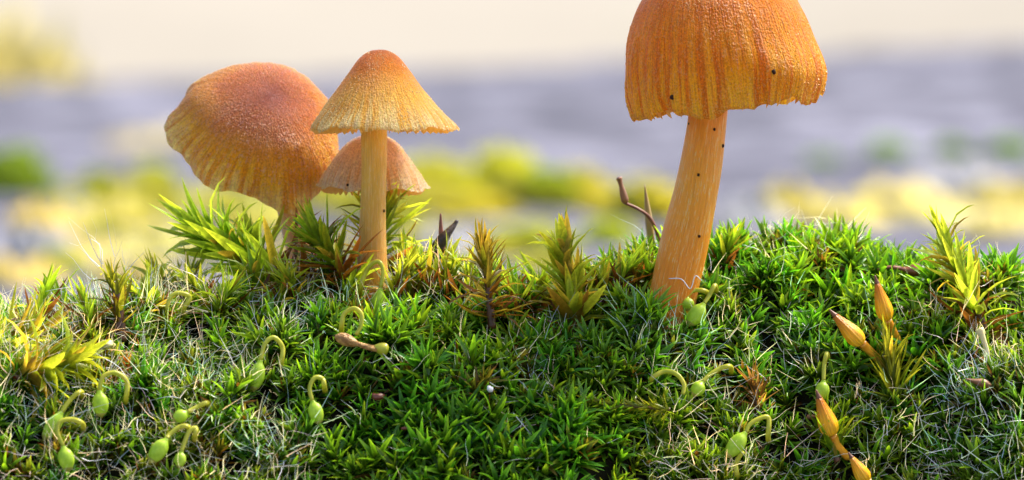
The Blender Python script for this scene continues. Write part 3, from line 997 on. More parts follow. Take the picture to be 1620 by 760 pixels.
shoot('small yellowish moss shoot crowded between the ochre stem and the black withered shoot',
      [(655, 500), (650, 465), (648, 440)], hit(652, 470).y + 0.05, n=30, L=(50, 80), inc=(1.2, 0.1), split=0.3, t0=0.2, ratio=0, seed=12, low=(OLIV, BROWN), high=(OLIV, YGREEN))
shoot('dense upright tuft of dark olive leaves holding two orange spore capsules',
      [(1420, 640), (1412, 600), (1408, 565)], hit(1410, 585, 0.12).y, n=46, L=(65, 95), inc=(0.75, 0.05), split=0.1, t0=0.05, ratio=0, stem_w=18, seed=13,
      low=(OLIV, GREEN), high=((0.17, 0.22, 0.015), OLIV), tip_gold=0.05)
shoot('upright dark green leaf tuft beside the orange capsule with the dark beak',
      [(1325, 730), (1318, 700), (1312, 672)], hit(1318, 690, 0.12).y, n=36, L=(60, 90), inc=(0.7, 0.05), split=0.1, t0=0.05, ratio=0, stem_w=16, seed=14,
      low=(OLIV, GREEN), high=((0.12, 0.20, 0.012), GREEN), tip_gold=0.04)
shoot('dull brown withered leaf tuft half buried in the hairy moss',
      [(1200, 660), (1196, 630), (1192, 605)], hit(1195, 630, 0.1).y, n=30, L=(35, 60), inc=(1.1, 0.1), split=0.9, t0=0.1, ratio=0, stem_w=14, seed=15,
      low=((0.26, 0.16, 0.07), BROWN), high=((0.2, 0.16, 0.04), OLIV))
shoot('olive feathery moss stem creeping sideways across the green carpet',
      [(1060, 648), (1020, 645), (975, 640), (930, 634)], hit(1000, 642, 0.14).y, n=60, L=(20, 32), inc=(1.1, 0.3), split=0.1, t0=0.0, ratio=1, stem_w=8, seed=16,
      low=(OLIV, OLIV), high=(OLIV, (0.22, 0.26, 0.02)))
shoot('olive-brown bristly moss shoot hugging the foot of the ribbed orange stem',
      [(1010, 470), (1006, 440), (1004, 415)], hit(1006, 440).y + 0.02, n=40, L=(26, 42), inc=(1.3, 0.1), split=0.6, t0=0.0, ratio=1, stem_w=12, seed=17,
      low=(OLIV, BROWN), high=(OLIV, GREEN))

GC = 'little yellowish shoots along the crest'
for i, (u, v, hgt) in enumerate([(318, 478, 46), (352, 490, 40), (440, 492, 40), (625, 470, 60), (668, 462, 52), (712, 478, 60), (735, 470, 50), (822, 490, 44), (848, 482, 40), (952, 478, 56), (985, 455, 40), (1150, 425, 44), (228, 492, 46), (140, 520, 50), (400, 470, 50), (470, 475, 44), (545, 480, 46), (640, 450, 56), (690, 455, 50), (800, 470, 54), (865, 480, 50), (930, 480, 48), (60, 510, 56), (105, 505, 50), (290, 470, 52)]):
    g_ = np.random.default_rng(60 + i)
    shoot('little yellowish moss shoot squeezed in among the taller shoots along the crest',
          [(u, v + 22), (u + g_.uniform(-6, 6), v - hgt * 0.3), (u + g_.uniform(-16, 16), v - hgt * 0.75)], hit(u, v).y + 0.03, n=18, L=(44, 78), inc=(1.2, 0.1),
          split=0.35, t0=0.2, ratio=0 if i % 2 else 1, stem_w=9, seed=60 + i, low=(DKBR, BROWN), high=[(OLIV, YGREEN), (YGREEN, GREEN), (OLIV, GREEN)][i % 3], group=GC)
# black withered shoot, made of crumpled leaf remains
yb = hit(695, 440).y + 0.02
wr = empty('withered_shoot', at(682, 440, yb), 'black withered shoot with two shrivelled points jutting above the moss', 'dead moss')
tube_obj('stem', catmull([at(676, 440, yb), at(690, 408, yb), at(703, 382, yb), at(716, 362, yb), at(724, 348, yb)], 20), np.array([7, 9, 10, 11, 11, 12, 12, 12, 12, 11, 11, 10, 9, 8, 7, 6, 5, 4, 4, 2]) / 270, M_BLACK, wr, 9, 0.35, 4)
tube_obj('point', catmull([at(700, 398, yb), at(697, 365, yb), at(697, 338, yb)], 12), np.linspace(7, 1.2, 12) / 270, M_REDBROWN, wr, 7, 0.25, 6)
tube_obj('point', catmull([at(690, 405, yb), at(676, 400, yb - .03), at(664, 398, yb - .05)], 8), np.linspace(4, 1, 8) / 270, M_DRYBROWN, wr, 6, 0.2, 7)
keep([at(690, 420, yb)], 0.1)

# ------------------------------------------------------------------ spore capsules
def lathe(name, p0, p1, prof, mat, parent, sides=14, ribs=0, rib_amp=0.0):
    """turned body from p0 to p1; prof: (t, radius cm)"""
    P = catmull(prof, 18)
    p0, p1 = np.array(p0), np.array(p1)
    path = p0 + (p1 - p0) * P[:, :1]
    return tube_obj(name, path, np.maximum(P[:, 1], 0.0008), mat, parent, sides, 0.05, 3, lobes=ribs, lobe_amp=rib_amp)

def green_capsule(label, stalk, tip, w, lift=0.23, v0=None, group='green nodding spore capsules'):
    """stalk: pixel polyline ending where the capsule begins; tip: pixel of the capsule's far end"""
    Y = hit(*(v0 or stalk[-1]), lift).y
    m = len(stalk)
    pts = [np.array(at(u, v, Y + 0.07 * (1 - i / max(m - 1, 1)))) for i, (u, v) in enumerate(stalk)]
    pts.insert(0, np.array(at(stalk[0][0] + 2, stalk[0][1] + 12, Y + 0.42)))
    path = catmull(pts, 30)
    root = empty('spore_capsule', path[0], label, 'spore capsule', group)
    tube_obj('stalk', path, np.linspace(4.4, 3.3, 30) / 270, M_STALK, root, 8, 0.04, 1)
    if tip is not None:
        j, e = path[-1], np.array(at(*tip, Y - 0.01))
        r = w / 540 * 0.92
        e = j + (e - j) * 1.12
        body = lathe('capsule', j, j + (e - j) * 0.86, [(0, 0.013), (0.1, r * 0.4), (0.28, r * 0.82), (0.52, r), (0.78, r * 0.92), (1, r * 0.62)], M_GREENCAP, root, 14, 8, 0.025)
        off = np.array(root.location)
        V, F, TC = tube_arrays(*(lambda q: (j + (e - j) * (0.85 + 0.15 * q[:, :1]), q[:, 1]))(catmull([(0, r * 0.66), (0.4, r * 0.5), (0.8, r * 0.22), (1.15, 0.003)], 9)), 12)
        l, s = pack(F)
        link(bpy.data.objects.new('lid', np_mesh('lid', V - off, l, s, M_GREENLID, tc=TC)), body)
        keep([(j * 0.6 + e * 0.4), e], 0.085)
    keep(path[10:], 0.045)
    return root

green_capsule('green spore capsule hanging from a hooked stalk at the foot of the straight ochre stem', [(570, 458), (580, 428), (597, 414), (606, 428), (602, 456)], (597, 500), 27, v0=(597, 480), lift=0.24)
green_capsule('bare looped yellow stalk arching over the tan dried husk', [(540, 520), (544, 498), (560, 488), (572, 498), (570, 518), (563, 530)], None, 0, lift=0.2)
green_capsule('bright green spore capsule under a neat round hook, alone amid the grey-haired moss', [(445, 575), (447, 550), (433, 534), (419, 545), (412, 570)], (402, 614), 26)
green_capsule('light green spore capsule under a full round hook in the yellowish hairy moss', [(199, 632), (201, 605), (183, 590), (163, 596), (157, 618)], (160, 656), 28)
green_capsule('green spore capsule tilted on a straight slanting stalk below the yellow shoots', [(128, 620), (112, 632), (98, 652)], (72, 692), 26)
green_capsule('green spore capsule sunk in the dark moss at the end of a drooping stalk', [(130, 670), (112, 664), (95, 668), (91, 684), (100, 706)], (108, 742), 27)
green_capsule('plump green spore capsule leaning beside a smaller twin, stalk bowed over', [(298, 676), (284, 676), (268, 688), (264, 694)], (240, 728), 28)
green_capsule('small green spore capsule next to the plump leaning one, stalk curved like a hook', [(308, 690), (310, 678), (300, 682), (292, 700), (287, 714)], (283, 738), 20)
green_capsule('half hidden green spore capsule lying nearly flat on a short stalk', [(328, 638), (312, 644), (297, 652)], (276, 664), 22)
green_capsule('green spore capsule hanging from a narrow hook near the brown crumb', [(513, 612), (510, 600), (498, 598), (490, 614), (494, 634)], (504, 668), 25)
green_capsule('fat green spore capsule leaning against the foot of the ribbed orange stem', [(1131, 452), (1122, 468), (1114, 480)], (1092, 512), 28, lift=0.3)
green_capsule('small round green spore capsule tucked behind the fat one by the ribbed orange stem', [(1118, 462), (1098, 460), (1086, 470)], (1088, 490), 24, lift=0.24)
green_capsule('bare arched yellow-green stalk bending over among the dark hairy moss', [(1030, 600), (1050, 588), (1070, 592), (1082, 608), (1080, 624)], None, 0)
green_capsule('green spore capsule half buried beneath a long leaning stalk', [(1155, 580), (1138, 584), (1122, 594), (1112, 604)], (1098, 624), 24)
green_capsule('pale green spore capsule with a red-brown tip leaning on a bent stalk', [(1215, 690), (1216, 662), (1202, 662), (1186, 672), (1180, 684)], (1152, 720), 28)
green_capsule('short pale stalk sticking out below the red-brown tipped capsule', [(1166, 752), (1164, 735), (1170, 722), (1176, 716)], None, 0)
green_capsule('upright green spore capsule behind the orange capsule with the dark beak', [(1308, 560), (1304, 578), (1303, 602)], (1299, 632), 24)
green_capsule('low yellow stalk looping over the matted pale hairs', [(290, 490), (300, 470), (280, 464), (268, 474), (264, 490)], None, 0)

def orange_capsule(label, tip, base, w, stalk, lift=0.2):
    Y = hit(*base, lift).y
    sp = catmull([at(u, v, Y + 0.06 * i) for i, (u, v) in enumerate(stalk)], 16)
    root = empty('orange_spore_capsule', sp[-1], label, 'spore capsule', 'orange spore capsules')
    tube_obj('stalk', sp, np.linspace(6, 6, 16) / 270, M_ORANGESTALK, root, 9, 0.06, 2)
    b, t = np.array(sp[0]), np.array(at(*tip, Y - 0.03))
    r = w / 540 * 0.9
    body = lathe('husk', b, b + (t - b) * 0.82, [(0, 0.02), (0.06, r * 0.72), (0.22, r), (0.45, r * 0.95), (0.75, r * 0.62), (1, r * 0.34)], M_ORANGE, root, 32, 9, 0.055)
    off = np.array(root.location)
    q = catmull([(0, r * 0.345), (0.5, r * 0.2), (1, 0.005)], 8)
    V, F, TC = tube_arrays(b + (t - b) * (0.815 + 0.185 * q[:, :1]), q[:, 1], 9)
    l, s = pack(F)
    link(bpy.data.objects.new('beak', np_mesh('beak', V - off, l, s, M_BROWNTIP, tc=TC)), body)
    keep([b, (b + t) / 2, t], 0.1)

orange_capsule('plump orange spore capsule leaning away from the olive leaf tuft', (1312, 490), (1364, 544), 31, [(1364, 544), (1378, 558), (1394, 575)])
orange_capsule('upright orange spore capsule with a brown pointed tip above the olive leaf tuft', (1384, 436), (1404, 507), 29, [(1404, 507), (1411, 522), (1420, 540)], 0.26)
orange_capsule('orange spore capsule with a dark beak low on the slope, stalk bending down', (1291, 617), (1317, 689), 33, [(1317, 689), (1326, 708), (1341, 724)])
orange_capsule('reddish orange spore capsule hanging point-up at the very foot of the slope', (1342, 716), (1372, 762), 26, [(1372, 762), (1380, 775), (1388, 790)])

# dry brown capsule on a bent wiry stalk beside the ribbed stem, and the thorn-like leaf next to it
yd = hit(1040, 402).y + 0.05
r0 = empty('dried_spore_capsule', at(1046, 405, yd), 'shrivelled brown spore capsule on a bent wiry stalk beside the ribbed orange stem', 'spore capsule')
tube_obj('stalk', catmull([at(1048, 405, yd), at(1040, 370, yd), at(1028, 345, yd - .03), at(1010, 331, yd - .05), at(988, 321, yd - .05)], 30), np.linspace(3.2, 2.2, 30) / 270, M_REDBROWN, r0, 8, 0.08)
lathe('capsule', at(990, 322, yd - .05), at(979, 280, yd - .06), [(0, 0.012), (0.12, 0.024), (0.4, 0.021), (0.65, 0.014), (0.85, 0.016), (0.95, 0.019), (1, 0.008)], M_DRYBROWN, r0)
thorn = tube_obj('thorn_leaf', catmull([at(1032, 400, yd + .04), at(1028, 360, yd + .04), at(1024, 325, yd + .04), at(1020, 292, yd + .04)], 20), np.array([6.5] * 9 + list(np.linspace(6, .6, 11))) / 270, simple_material('thorn_green_brown', (0.40, 0.36, 0.06), (0.30, 0.17, 0.05), 3, 0.35), None, 7, 0.05)
thorn['label'], thorn['category'] = 'single thorn-like leaf with brown tip standing beside the bent wiry stalk', 'leaf'

def single(name, label, cat, obj, group=None):
    obj.name = name
    obj['label'], obj['category'] = label, cat
    if group:
        obj['group'] = group
    return obj

# husk lying on the moss
yh = hit(570, 545, 0.14).y
h = empty('dried_husk', at(570, 545, yh), 'tan dried husk lying across the moss beneath the looped stalk', 'husk')
lathe('husk', at(530, 532, yh), at(566, 545, yh - .02), [(0, 0.008), (0.2, 0.03), (0.5, 0.036), (0.8, 0.026), (1, 0.014)], M_TAN, h, 12, 5, 0.12)
tube_obj('stalk', catmull([at(562, 543, yh - .02), at(580, 549, yh - .02), at(598, 553, yh)], 10), np.linspace(4, 5, 10) / 270, M_TAN, h, 7, 0.15)
lathe('collar', at(592, 549, yh), at(614, 555, yh), [(0, 0.012), (0.4, 0.033), (0.8, 0.036), (1, 0.02)], M_STALK, h, 10, 4, 0.1)
keep([at(540, 535, yh), at(570, 545, yh), at(600, 552, yh)], 0.09)

# lying red-brown stalk on the crest
yr = hit(1440, 432, 0.1).y
st_ = tube_obj('fallen_stalk', catmull([at(1388, 428, yr), at(1410, 423, yr), at(1440, 428, yr), at(1462, 428, yr)], 18), np.array([3] * 10 + [4, 6, 8, 9, 9, 8, 6, 2]) / 270, M_REDBROWN, None, 8, 0.15)
single('fallen_stalk', 'red-brown fallen stalk lying on the green crest by the tall pale shoot', 'stalk', st_)
keep([at(1400, 426, yr), at(1430, 428, yr), at(1455, 428, yr)], 0.05)
yp = hit(1560, 560, 0.15).y
ps = tube_obj('pale_stalk', catmull([at(1566, 590, yp), at(1562, 560, yp), at(1556, 538, yp), at(1549, 520, yp)], 14), np.array([4] * 9 + [4.2, 4.6, 5.5, 6.5, 6.8]) / 270, M_PALESTALK, None, 9, 0.05)
single('pale_stalk', 'pale broken stalk standing among white hairs under the tall pale shoot', 'stalk', ps)
yq = hit(1550, 607, 0.16).y
dh = lathe('dark_husk', at(1528, 600, yq), at(1568, 610, yq), [(0, 0.004), (0.3, 0.012), (0.7, 0.024), (1, 0.006)], M_DRYBROWN, None, 9, 4, 0.1)
single('dark_husk', 'dark brown seed-like husk lying on the white-haired moss', 'husk', dh)
keep([at(1550, 606, yq)], 0.06)
g0 = np.random.default_rng(5)
yg = hit(775, 616, 0.13).y
V, F = lump(0.02, g0, 0.3)
l, s = pack(F)
go = link(bpy.data.objects.new('white_grain', np_mesh('white_grain', V + np.array(at(775, 616, yg)), l, s, M_GRAIN)))
single('white_grain', 'tiny white grain resting on the green moss carpet', 'grain', go)
keep([at(775, 616, yg)], 0.04)
for (u, v, r_, lab, m_) in [(598, 628, 0.03, 'crumpled red-brown crumb of bark in the dark green moss', M_REDBROWN), (1283, 660, 0.022, 'round rusty seed beside the orange capsule with the dark beak', M_DRYBROWN),
                            (640, 678, 0.016, 'tiny reddish grain on the deep green moss', M_REDBROWN), (167, 545, 0.04, 'pale olive round bud among the hairy moss by the dark-stemmed shoot', M_PALESTALK)]:
    yy = hit(u, v, 0.11).y
    V, F = lump(r_, g0, 0.35, (1.3, 0.8, 0.6), 12, 9)
    l, s = pack(F)
    o = link(bpy.data.objects.new('crumb', np_mesh('crumb', V + np.array(at(u, v, yy)), l, s, m_)))
    single('plant_crumb', lab, 'crumb', o)
    keep([at(u, v, yy)], 0.06)
# white fibres across the ribbed stem
yf = Y_BIG - 0.16
fb = tube_obj('white_fibre', catmull([at(1058, 441, yf), at(1078, 442, yf - .01), at(1092, 457, yf - .01), at(1100, 437, yf), at(1110, 444, yf + .02)], 26), np.full(26, 0.8) / 270, M_HAIR, None, 5)
single('white_fibre', 'fine white fibre stretched in a zigzag across the ribbed orange stem', 'fibre', fb)

# ------------------------------------------------------------------ the carpet
K = np.array(KEEP)
pts = []
step = 0.084
x = -3.75
for yy in np.arange(-1.9, 2.6, step * 0.36):
    xs = np.arange(-3.9, 3.9, step) + rng.uniform(-0.5, 0.5) * step
    px_ = xs + rng.normal(0, step * 0.3, len(xs))
    py_ = yy + rng.normal(0, step * 0.25, len(xs))
    pts.append(np.stack([px_, py_], 1))
pts = np.vstack(pts)
# front face is steep: keep density per surface area, so add points there and drop on the flat top
nrm = normal(pts[:, 0], pts[:, 1])
z = mound(pts[:, 0], pts[:, 1])
P3 = np.column_stack([pts, z])
U, Vp, D = proj(P3)
gap = Waves(77, 20, 0.4, 0.5)(pts[:, 0], pts[:, 1])
yc_ = smooth_interp(pts[:, 0], _cx, CREST_Y)
ok = (z > 0.25) & (pts[:, 1] < yc_ + 0.55) & (rng.random(len(pts)) < np.clip(0.95 - 0.35 * (gap > 0.55), 0, 1))
ok &= rng.random(len(pts)) < np.clip(0.335 / np.maximum(nrm[:, 2], 0.25), 0, 1)
dk = np.full(len(pts), 9.0)
for kx, ky, kz, kr in K:
    q = P3 + nrm * 0.07 - np.array([kx, ky, kz])
    q[:, 1] *= np.where(q[:, 1] < 0, 0.55, 1.5)        # clear a little more room on the open side
    dk = np.minimum(dk, np.linalg.norm(q, axis=1) / kr)
sunk = ok & (dk <= 1.0) & (dk > 0.5)
ok &= (dk > 1.0) | sunk
sunk = sunk[ok]
P3, nrm, U, Vp, D, pts = P3[ok], nrm[ok], U[ok], Vp[ok], D[ok], pts[ok]
n_pts = len(P3)

mott = Waves(91, 24, 0.9, 1.0)(P3[:, 0], P3[:, 1] * 1.3)
mott2 = Waves(92, 24, 0.35, 1.0)(P3[:, 0], P3[:, 1] * 1.3)
def smooth(a, b, x):
    t = np.clip((x - a) / (b - a), 0, 1)
    return t * t * (3 - 2 * t)
# where the white-haired cushions grow: the low left end, the right foot, a patch under the stout stem
ph = np.maximum.reduce([
    1 - smooth(330, 560, U + 40 * mott),
    smooth(400, 480, U) * (1 - smooth(690, 780, U)) * (1 - smooth(480, 530, Vp)),
    smooth(1380, 1490, U + 30 * mott) * smooth(500, 570, Vp),
    smooth(1180, 1260, U) * smooth(560, 640, Vp) * 0.75,
    smooth(980, 1060, U) * (1 - smooth(1230, 1300, U)) * smooth(490, 540, Vp) * 0.55])
r_ = rng.random(n_pts)
kind = np.where(r_ < 0.06 + ph * 0.72, 1, 0)
kind = np.where((kind == 1) & (rng.random(n_pts) < 0.12), 2, kind)
kind = np.where((kind == 0) & (rng.random(n_pts) < np.where(mott2 > 1.5, 0.45, 0.03)), 2, kind)
front = smooth(560, 650, Vp) * smooth(560, 660, U) * (1 - smooth(900, 1000, U))
kind = np.where((kind == 0) & (rng.random(n_pts) < 0.25 + 0.6 * front), 3, kind)
LIB = {0: STARS, 1: HAIRY, 2: OLIVE, 3: BIGST}
size = np.where(sunk, 0.7, 1.0) * rng.uniform(0.78, 1.15, n_pts) * np.where(kind == 0, 0.9 - 0.18 * smooth(1.0, 1.6, P3[:, 1] + 0.3), 1.0)
# natural hue drift from cushion to cushion, plus backlit crest glow painted by yel
hue = np.stack([0.9 + 0.20 * mott + 0.2 * rng.normal(size=n_pts), 1.0 + 0.10 * mott + 0.08 * rng.normal(size=n_pts), np.ones(n_pts)], 1)
hue = np.clip(hue, 0.5, 1.8)
yel = np.maximum((1 - smooth(60, 400, U)) * 0.9 * (1 - smooth(560, 660, Vp)), 0.6 * smooth(960, 1080, U) * (1 - smooth(430, 520, Vp)))  # left end is yellower moss; the right crest has backlight painted in
hue[:, 0] *= 1 + 0.25 * yel
hue[:, 1] *= 1 + 0.15 * yel

def rot_for(nv, g):
    up = unit(nv * 0.75 + np.array([0, -0.10, 0.55]) + g.normal(0, 0.2, 3))
    a = unit(np.cross(up, [g.normal(), g.normal(), g.normal()]))
    return np.stack([a, np.cross(up, a), up], 1)

gm = np.random.default_rng(404)
mats_ = [rot_for(nrm[i], gm) for i in range(n_pts)]
vis = ~sunk & (U > 5) & (U < 1615) & (Vp < 775) & (P3[:, 1] < smooth_interp(P3[:, 0], _cx, CREST_Y) + 0.05)
single_out = np.zeros(n_pts, bool)
for kk, lim in (((0, 3), 300), ((1,), 290)):
    idx = np.where(vis & np.isin(kind, kk))[0]
    score = size[idx] / D[idx] * np.where(kind[idx] == 3, 1.35, 1.0)
    single_out[idx[np.argsort(-score)[:lim]]] = True
idx = np.where(vis & (kind == 2))[0]
single_out[idx[:120]] = True
LABEL = {0: ('star_moss', 'small star-shaped green moss shoot', 'moss', 'star-shaped shoots of the moss carpet'),
         1: ('hairy_moss_tuft', 'narrow-leaved moss tuft with white hair tips', 'moss', 'white-haired moss tufts'),
         2: ('brownish_moss_tuft', 'small browned olive moss tuft', 'moss', 'browned moss tufts')}
LABEL[3] = LABEL[0]
MARKS = [(1055, 520, 'beside the foot of the ribbed orange stem'), (570, 545, 'around the tan dried husk'), (905, 515, 'below the plump tulip-like shoot'), (1375, 540, 'around the paired orange capsules'),
         (1545, 520, 'below the tall pale green shoot'), (50, 580, 'around the golden yellow shoot'), (190, 500, 'beside the dark-stemmed hairy shoot'), (590, 460, 'at the foot of the straight ochre stem'),
         (260, 710, 'around the plump leaning green capsule'), (775, 616, 'around the white grain'), (1165, 700, 'around the red-brown tipped capsule'), (1310, 660, 'beside the orange capsule with the dark beak'),
         (1000, 642, 'along the creeping olive stem'), (1250, 420, 'on the open crest behind the ribbed orange stem'), (775, 505, 'below the ragged rust-tipped shoot'), (405, 590, 'around the lone capsule under a round hook'),
         (1550, 606, 'around the dark brown husk'), (600, 650, 'around the red-brown crumb of bark'), (160, 640, 'under the light green hooked capsule'), (1080, 610, 'under the bare arched stalk')]
def mark_of(u, v):
    return min(MARKS, key=lambda m: (m[0] - u) ** 2 + (m[1] - v) ** 2)[2]
libmesh = {k: [np_mesh('moss_tuft', v[0], v[1], v[2], M_LEAF, col=v[3]) for v in LIB[k]] for k in LIB}
acc = {0: [[], [], [], [], 0, 0], 1: [[], [], [], [], 0, 0]}
for i in range(n_pts):
    k = int(kind[i])
    j = int(gm.integers(len(LIB[k])))
    base = P3[i] - nrm[i] * (0.2 if sunk[i] else 0.09) + np.array([0, 0, -0.015])
    if single_out[i]:
        nm, lab, cat, grp = LABEL[k]
        o = bpy.data.objects.new(nm, libmesh[k][j])
        M = Matrix(mats_[i].tolist()).to_4x4()
        o.matrix_world = Matrix.Translation(base.tolist()) @ M @ Matrix.Diagonal((size[i],) * 3 + (1,))
        link(o, label=lab + ' ' + mark_of(U[i], Vp[i]), category=cat, group=grp)
        o.color = (*hue[i], 1)
    else:
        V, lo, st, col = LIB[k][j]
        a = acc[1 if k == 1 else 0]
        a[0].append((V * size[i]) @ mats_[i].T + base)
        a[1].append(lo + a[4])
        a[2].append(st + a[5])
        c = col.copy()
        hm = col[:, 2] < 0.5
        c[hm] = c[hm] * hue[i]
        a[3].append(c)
        a[4] += len(V)
        a[5] += len(lo)
for k, (nm, lab) in {0: ('moss_carpet', 'dense green carpet of tiny star-shaped moss covering the mound'),
                     1: ('hairy_moss_carpet', 'matted pale green moss bristling with fine white hairs')}.items():
    a = acc[k]
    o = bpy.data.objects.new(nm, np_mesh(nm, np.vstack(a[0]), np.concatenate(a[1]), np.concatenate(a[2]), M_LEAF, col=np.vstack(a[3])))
    link(o, label=lab, category='moss', kind='stuff')
print('carpet', n_pts, 'single', single_out.sum(), {int(k): int((kind == k).sum()) for k in set(kind)})

# loose white hairs caught in the hairy cushions
idx = np.where((kind == 1) & vis)[0]
gi = gm.choice(idx, min(300, len(idx) * 2))
hb = P3[gi] + nrm[gi] * gm.uniform(0.0, 0.10, (len(gi), 1)) + gm.normal(0, 0.03, (len(gi), 3))
hd = unit(gm.normal(size=(len(gi), 3)) + nrm[gi] * 1.0)
V, lo, st = hair_batch(hb, hd, gm.uniform(0.08, 0.26, len(gi)), np.full(len(gi), 0.005), gm)
link(bpy.data.objects.new('white_hairs', np_mesh('white_hairs', V, lo, st, M_HAIR)), kind='stuff',
     label='loose fine white hairs caught all over the hairy moss', category='hairs')

# ------------------------------------------------------------------ blurred moss cushions and lichen far behind
def cushion_mesh(seed, nleaf=520):
    g = np.random.default_rng(seed)
    i = np.arange(nleaf)
    ct = 1 - (i + 0.5) / nleaf * 0.98
    st_ = np.sqrt(1 - ct ** 2)
    az = i * 2.39996
    d = np.stack([st_ * np.cos(az), st_ * np.sin(az), ct], 1)
    w = Waves(seed, 14, 0.9, 0.10, 3)
    f = 1 + w(d[:, 0], d[:, 1], d[:, 2])
    base = d * f[:, None] * 0.78
    dd = unit(d + g.normal(0, 0.35, (nleaf, 3)) + [0, 0, 0.3])
    nn = unit(np.cross(dd, g.normal(size=(nleaf, 3))))
    V, t = leaf_batch(base, dd, nn, g.uniform(0.25, 0.5, nleaf), np.full(nleaf, 0.13), g.normal(0, 0.5, nleaf), np.full(nleaf, 0.4), g.normal(0, 0.4, nleaf))
    lo, s = leaf_faces(nleaf)
    per = np.repeat(g.uniform(0.7, 1.35, nleaf), 13)[:, None]
    col = np.ones((len(V), 3)) * per
    # the body under the leaves
    bv, bf = lump(0.8, g, 0.12, nu=20, nv=14)
    l2, s2 = pack(bf)
    lo = np.concatenate([lo, l2 + len(V)])
    s = np.concatenate([s, s2 + s[-1] + 3])
    V = np.vstack([V, bv])
    col = np.vstack([col, np.full((len(bv), 3), 0.6)])
    V[:, 2] = np.maximum(V[:, 2], -0.1)
    return np_mesh('moss_cushion', V, lo, s, M_LEAF, col=col)
CUSH = [cushion_mesh(700 + i) for i in range(4)]

def lichen_mesh(seed):
    g = np.random.default_rng(seed)
    V, F = [(0, 0, 0.3)], []
    nr, na = 9, 36
    w = Waves(seed, 16, 0.5, 0.13, 2)
    ed = sum(np.sin(k * np.linspace(0, 6.283, na, endpoint=False) + g.uniform(0, 6)) / k for k in (2, 3, 5, 7, 11))
    for i in range(1, nr + 1):
        for j in range(na):
            a = 2 * math.pi * j / na
            r = i / nr * (1 + 0.3 * ed[j] * i / nr)
            x, y = r * math.cos(a), r * math.sin(a)
            V.append((x, y, (0.3 + float(w(x, y))) * (1 - (i / nr) ** 4) - 0.05 * (i == nr)))
    for j in range(na):
        F.append((0, 1 + j, 1 + (j + 1) % na))
    for i in range(nr - 1):
        for j in range(na):
            a, b = 1 + i * na + j, 1 + i * na + (j + 1) % na
            F.append((a, a + na, b + na, b))
    l, s = pack(F)
    return np_mesh('lichen_patch', V, l, s, M_LICHEN)

def lichen_material():
    m, nt, out = new_mat('lichen')
    oi = N(nt, 'ShaderNodeObjectInfo')
    tc = N(nt, 'ShaderNodeTexCoord')
    nz = noise(nt, tc.outputs['Object'], 3.2, 5, 0.65)
    c = mixc(nt, 1.0, oi.outputs['Color'], ramp(nt, nz, [(0.3, (0.6, 0.58, 0.6)), (0.7, (1.2, 1.2, 1.2))]), 'MULTIPLY')
    p = N(nt, 'ShaderNodeBsdfPrincipled')
    p.inputs['Roughness'].default_value = 0.85
    nt.links.new(c, p.inputs['Base Color'])
    b = N(nt, 'ShaderNodeBump')
    b.inputs['Strength'].default_value = 0.8
    b.inputs['Distance'].default_value = 0.2
    nt.links.new(nz, b.inputs['Height'])
    nt.links.new(b.outputs[0], p.inputs['Normal'])
    nt.links.new(p.outputs[0], out.inputs[0])
    return m
M_LICHEN = lichen_material()
LICH = [lichen_mesh(800 + i) for i in range(4)]

def on_ledge(u, v):
    best = None
    for Y in np.concatenate([np.arange(18, 240, 1.0), np.arange(240, 840, 4)]):
        p = at(u, v, Y)
        if p.z <= float(ledge_z(np.array(p.x), np.array(p.y))):
            return p
    return at(u, v, 200)

def cushion(u, v, wpx, hpx, color, label, group=None):
    p = on_ledge(u, v)
    sc = (p.y - CAMY) / FPX
    o = bpy.data.objects.new('moss_cushion', CUSH[int(gm.integers(4))])
    r = wpx / 2 * sc
    o.location = (p.x, p.y + r * 0.3, p.z - 0.05)
    o.scale = (r / 1.15, r / 1.15, hpx * sc / 1.45)
    o.rotation_euler.z = gm.uniform(0, 6.28)
    o.color = (*[min(1, c * 1.6) for c in color], 1)
    link(o, label=label, category='moss cushion')
    if group:
        o['group'] = group

def lichen(u, v, wpx, hpx, color, label, group):
    p = on_ledge(u, v)
    sc = (p.y - CAMY) / FPX
    o = bpy.data.objects.new('lichen_patch', LICH[int(gm.integers(4))])
    r = wpx / 2 * sc
    depth = hpx * sc / max((CAMZ - p.z) / (p.y - CAMY), 0.02) * 0.35
    o.location = (p.x, p.y, p.z - 0.02)
    o.scale = (r, max(min(depth, r * 2.5), r * 0.8), 0.9)
    o.rotation_euler.z = gm.uniform(-0.3, 0.3)
    o.color = (*[c * 0.85 for c in color], 1)
    link(o, label=label, category='lichen', group=group)

cushion(20, 312, 150, 105, (0.13, 0.20, 0.025), 'dark green rounded moss cushion on the stone far behind the golden yellow shoot')
cushion(158, 318, 90, 66, (0.15, 0.20, 0.03), 'smaller green moss cushion on the stone next to a larger dark green one')
GY = 'blurred yellow-green moss cushions on the stone behind the mushrooms'
LY = 'soft yellow-green moss cushion out of focus on the stone behind the mushrooms'
for (u, v, w, hh, c) in [(240, 300, 90, 60, (0.26, 0.30, 0.04)), (380, 285, 100, 50, (0.30, 0.32, 0.05)), (690, 330, 170, 110, (0.28, 0.30, 0.035)), (790, 310, 170, 100, (0.30, 0.33, 0.03)),
                         (755, 345, 120, 60, (0.34, 0.32, 0.04)), (870, 330, 110, 90, (0.16, 0.24, 0.02)), (930, 330, 90, 75, (0.36, 0.36, 0.02)), (1030, 350, 150, 90, (0.34, 0.33, 0.045)),
                         (640, 290, 70, 50, (0.34, 0.36, 0.05)), (840, 400, 150, 70, (0.24, 0.28, 0.04)), (960, 390, 120, 60, (0.22, 0.28, 0.03))]:
    cushion(u, v, w, hh, c, LY, GY)
gq = np.random.default_rng(515)
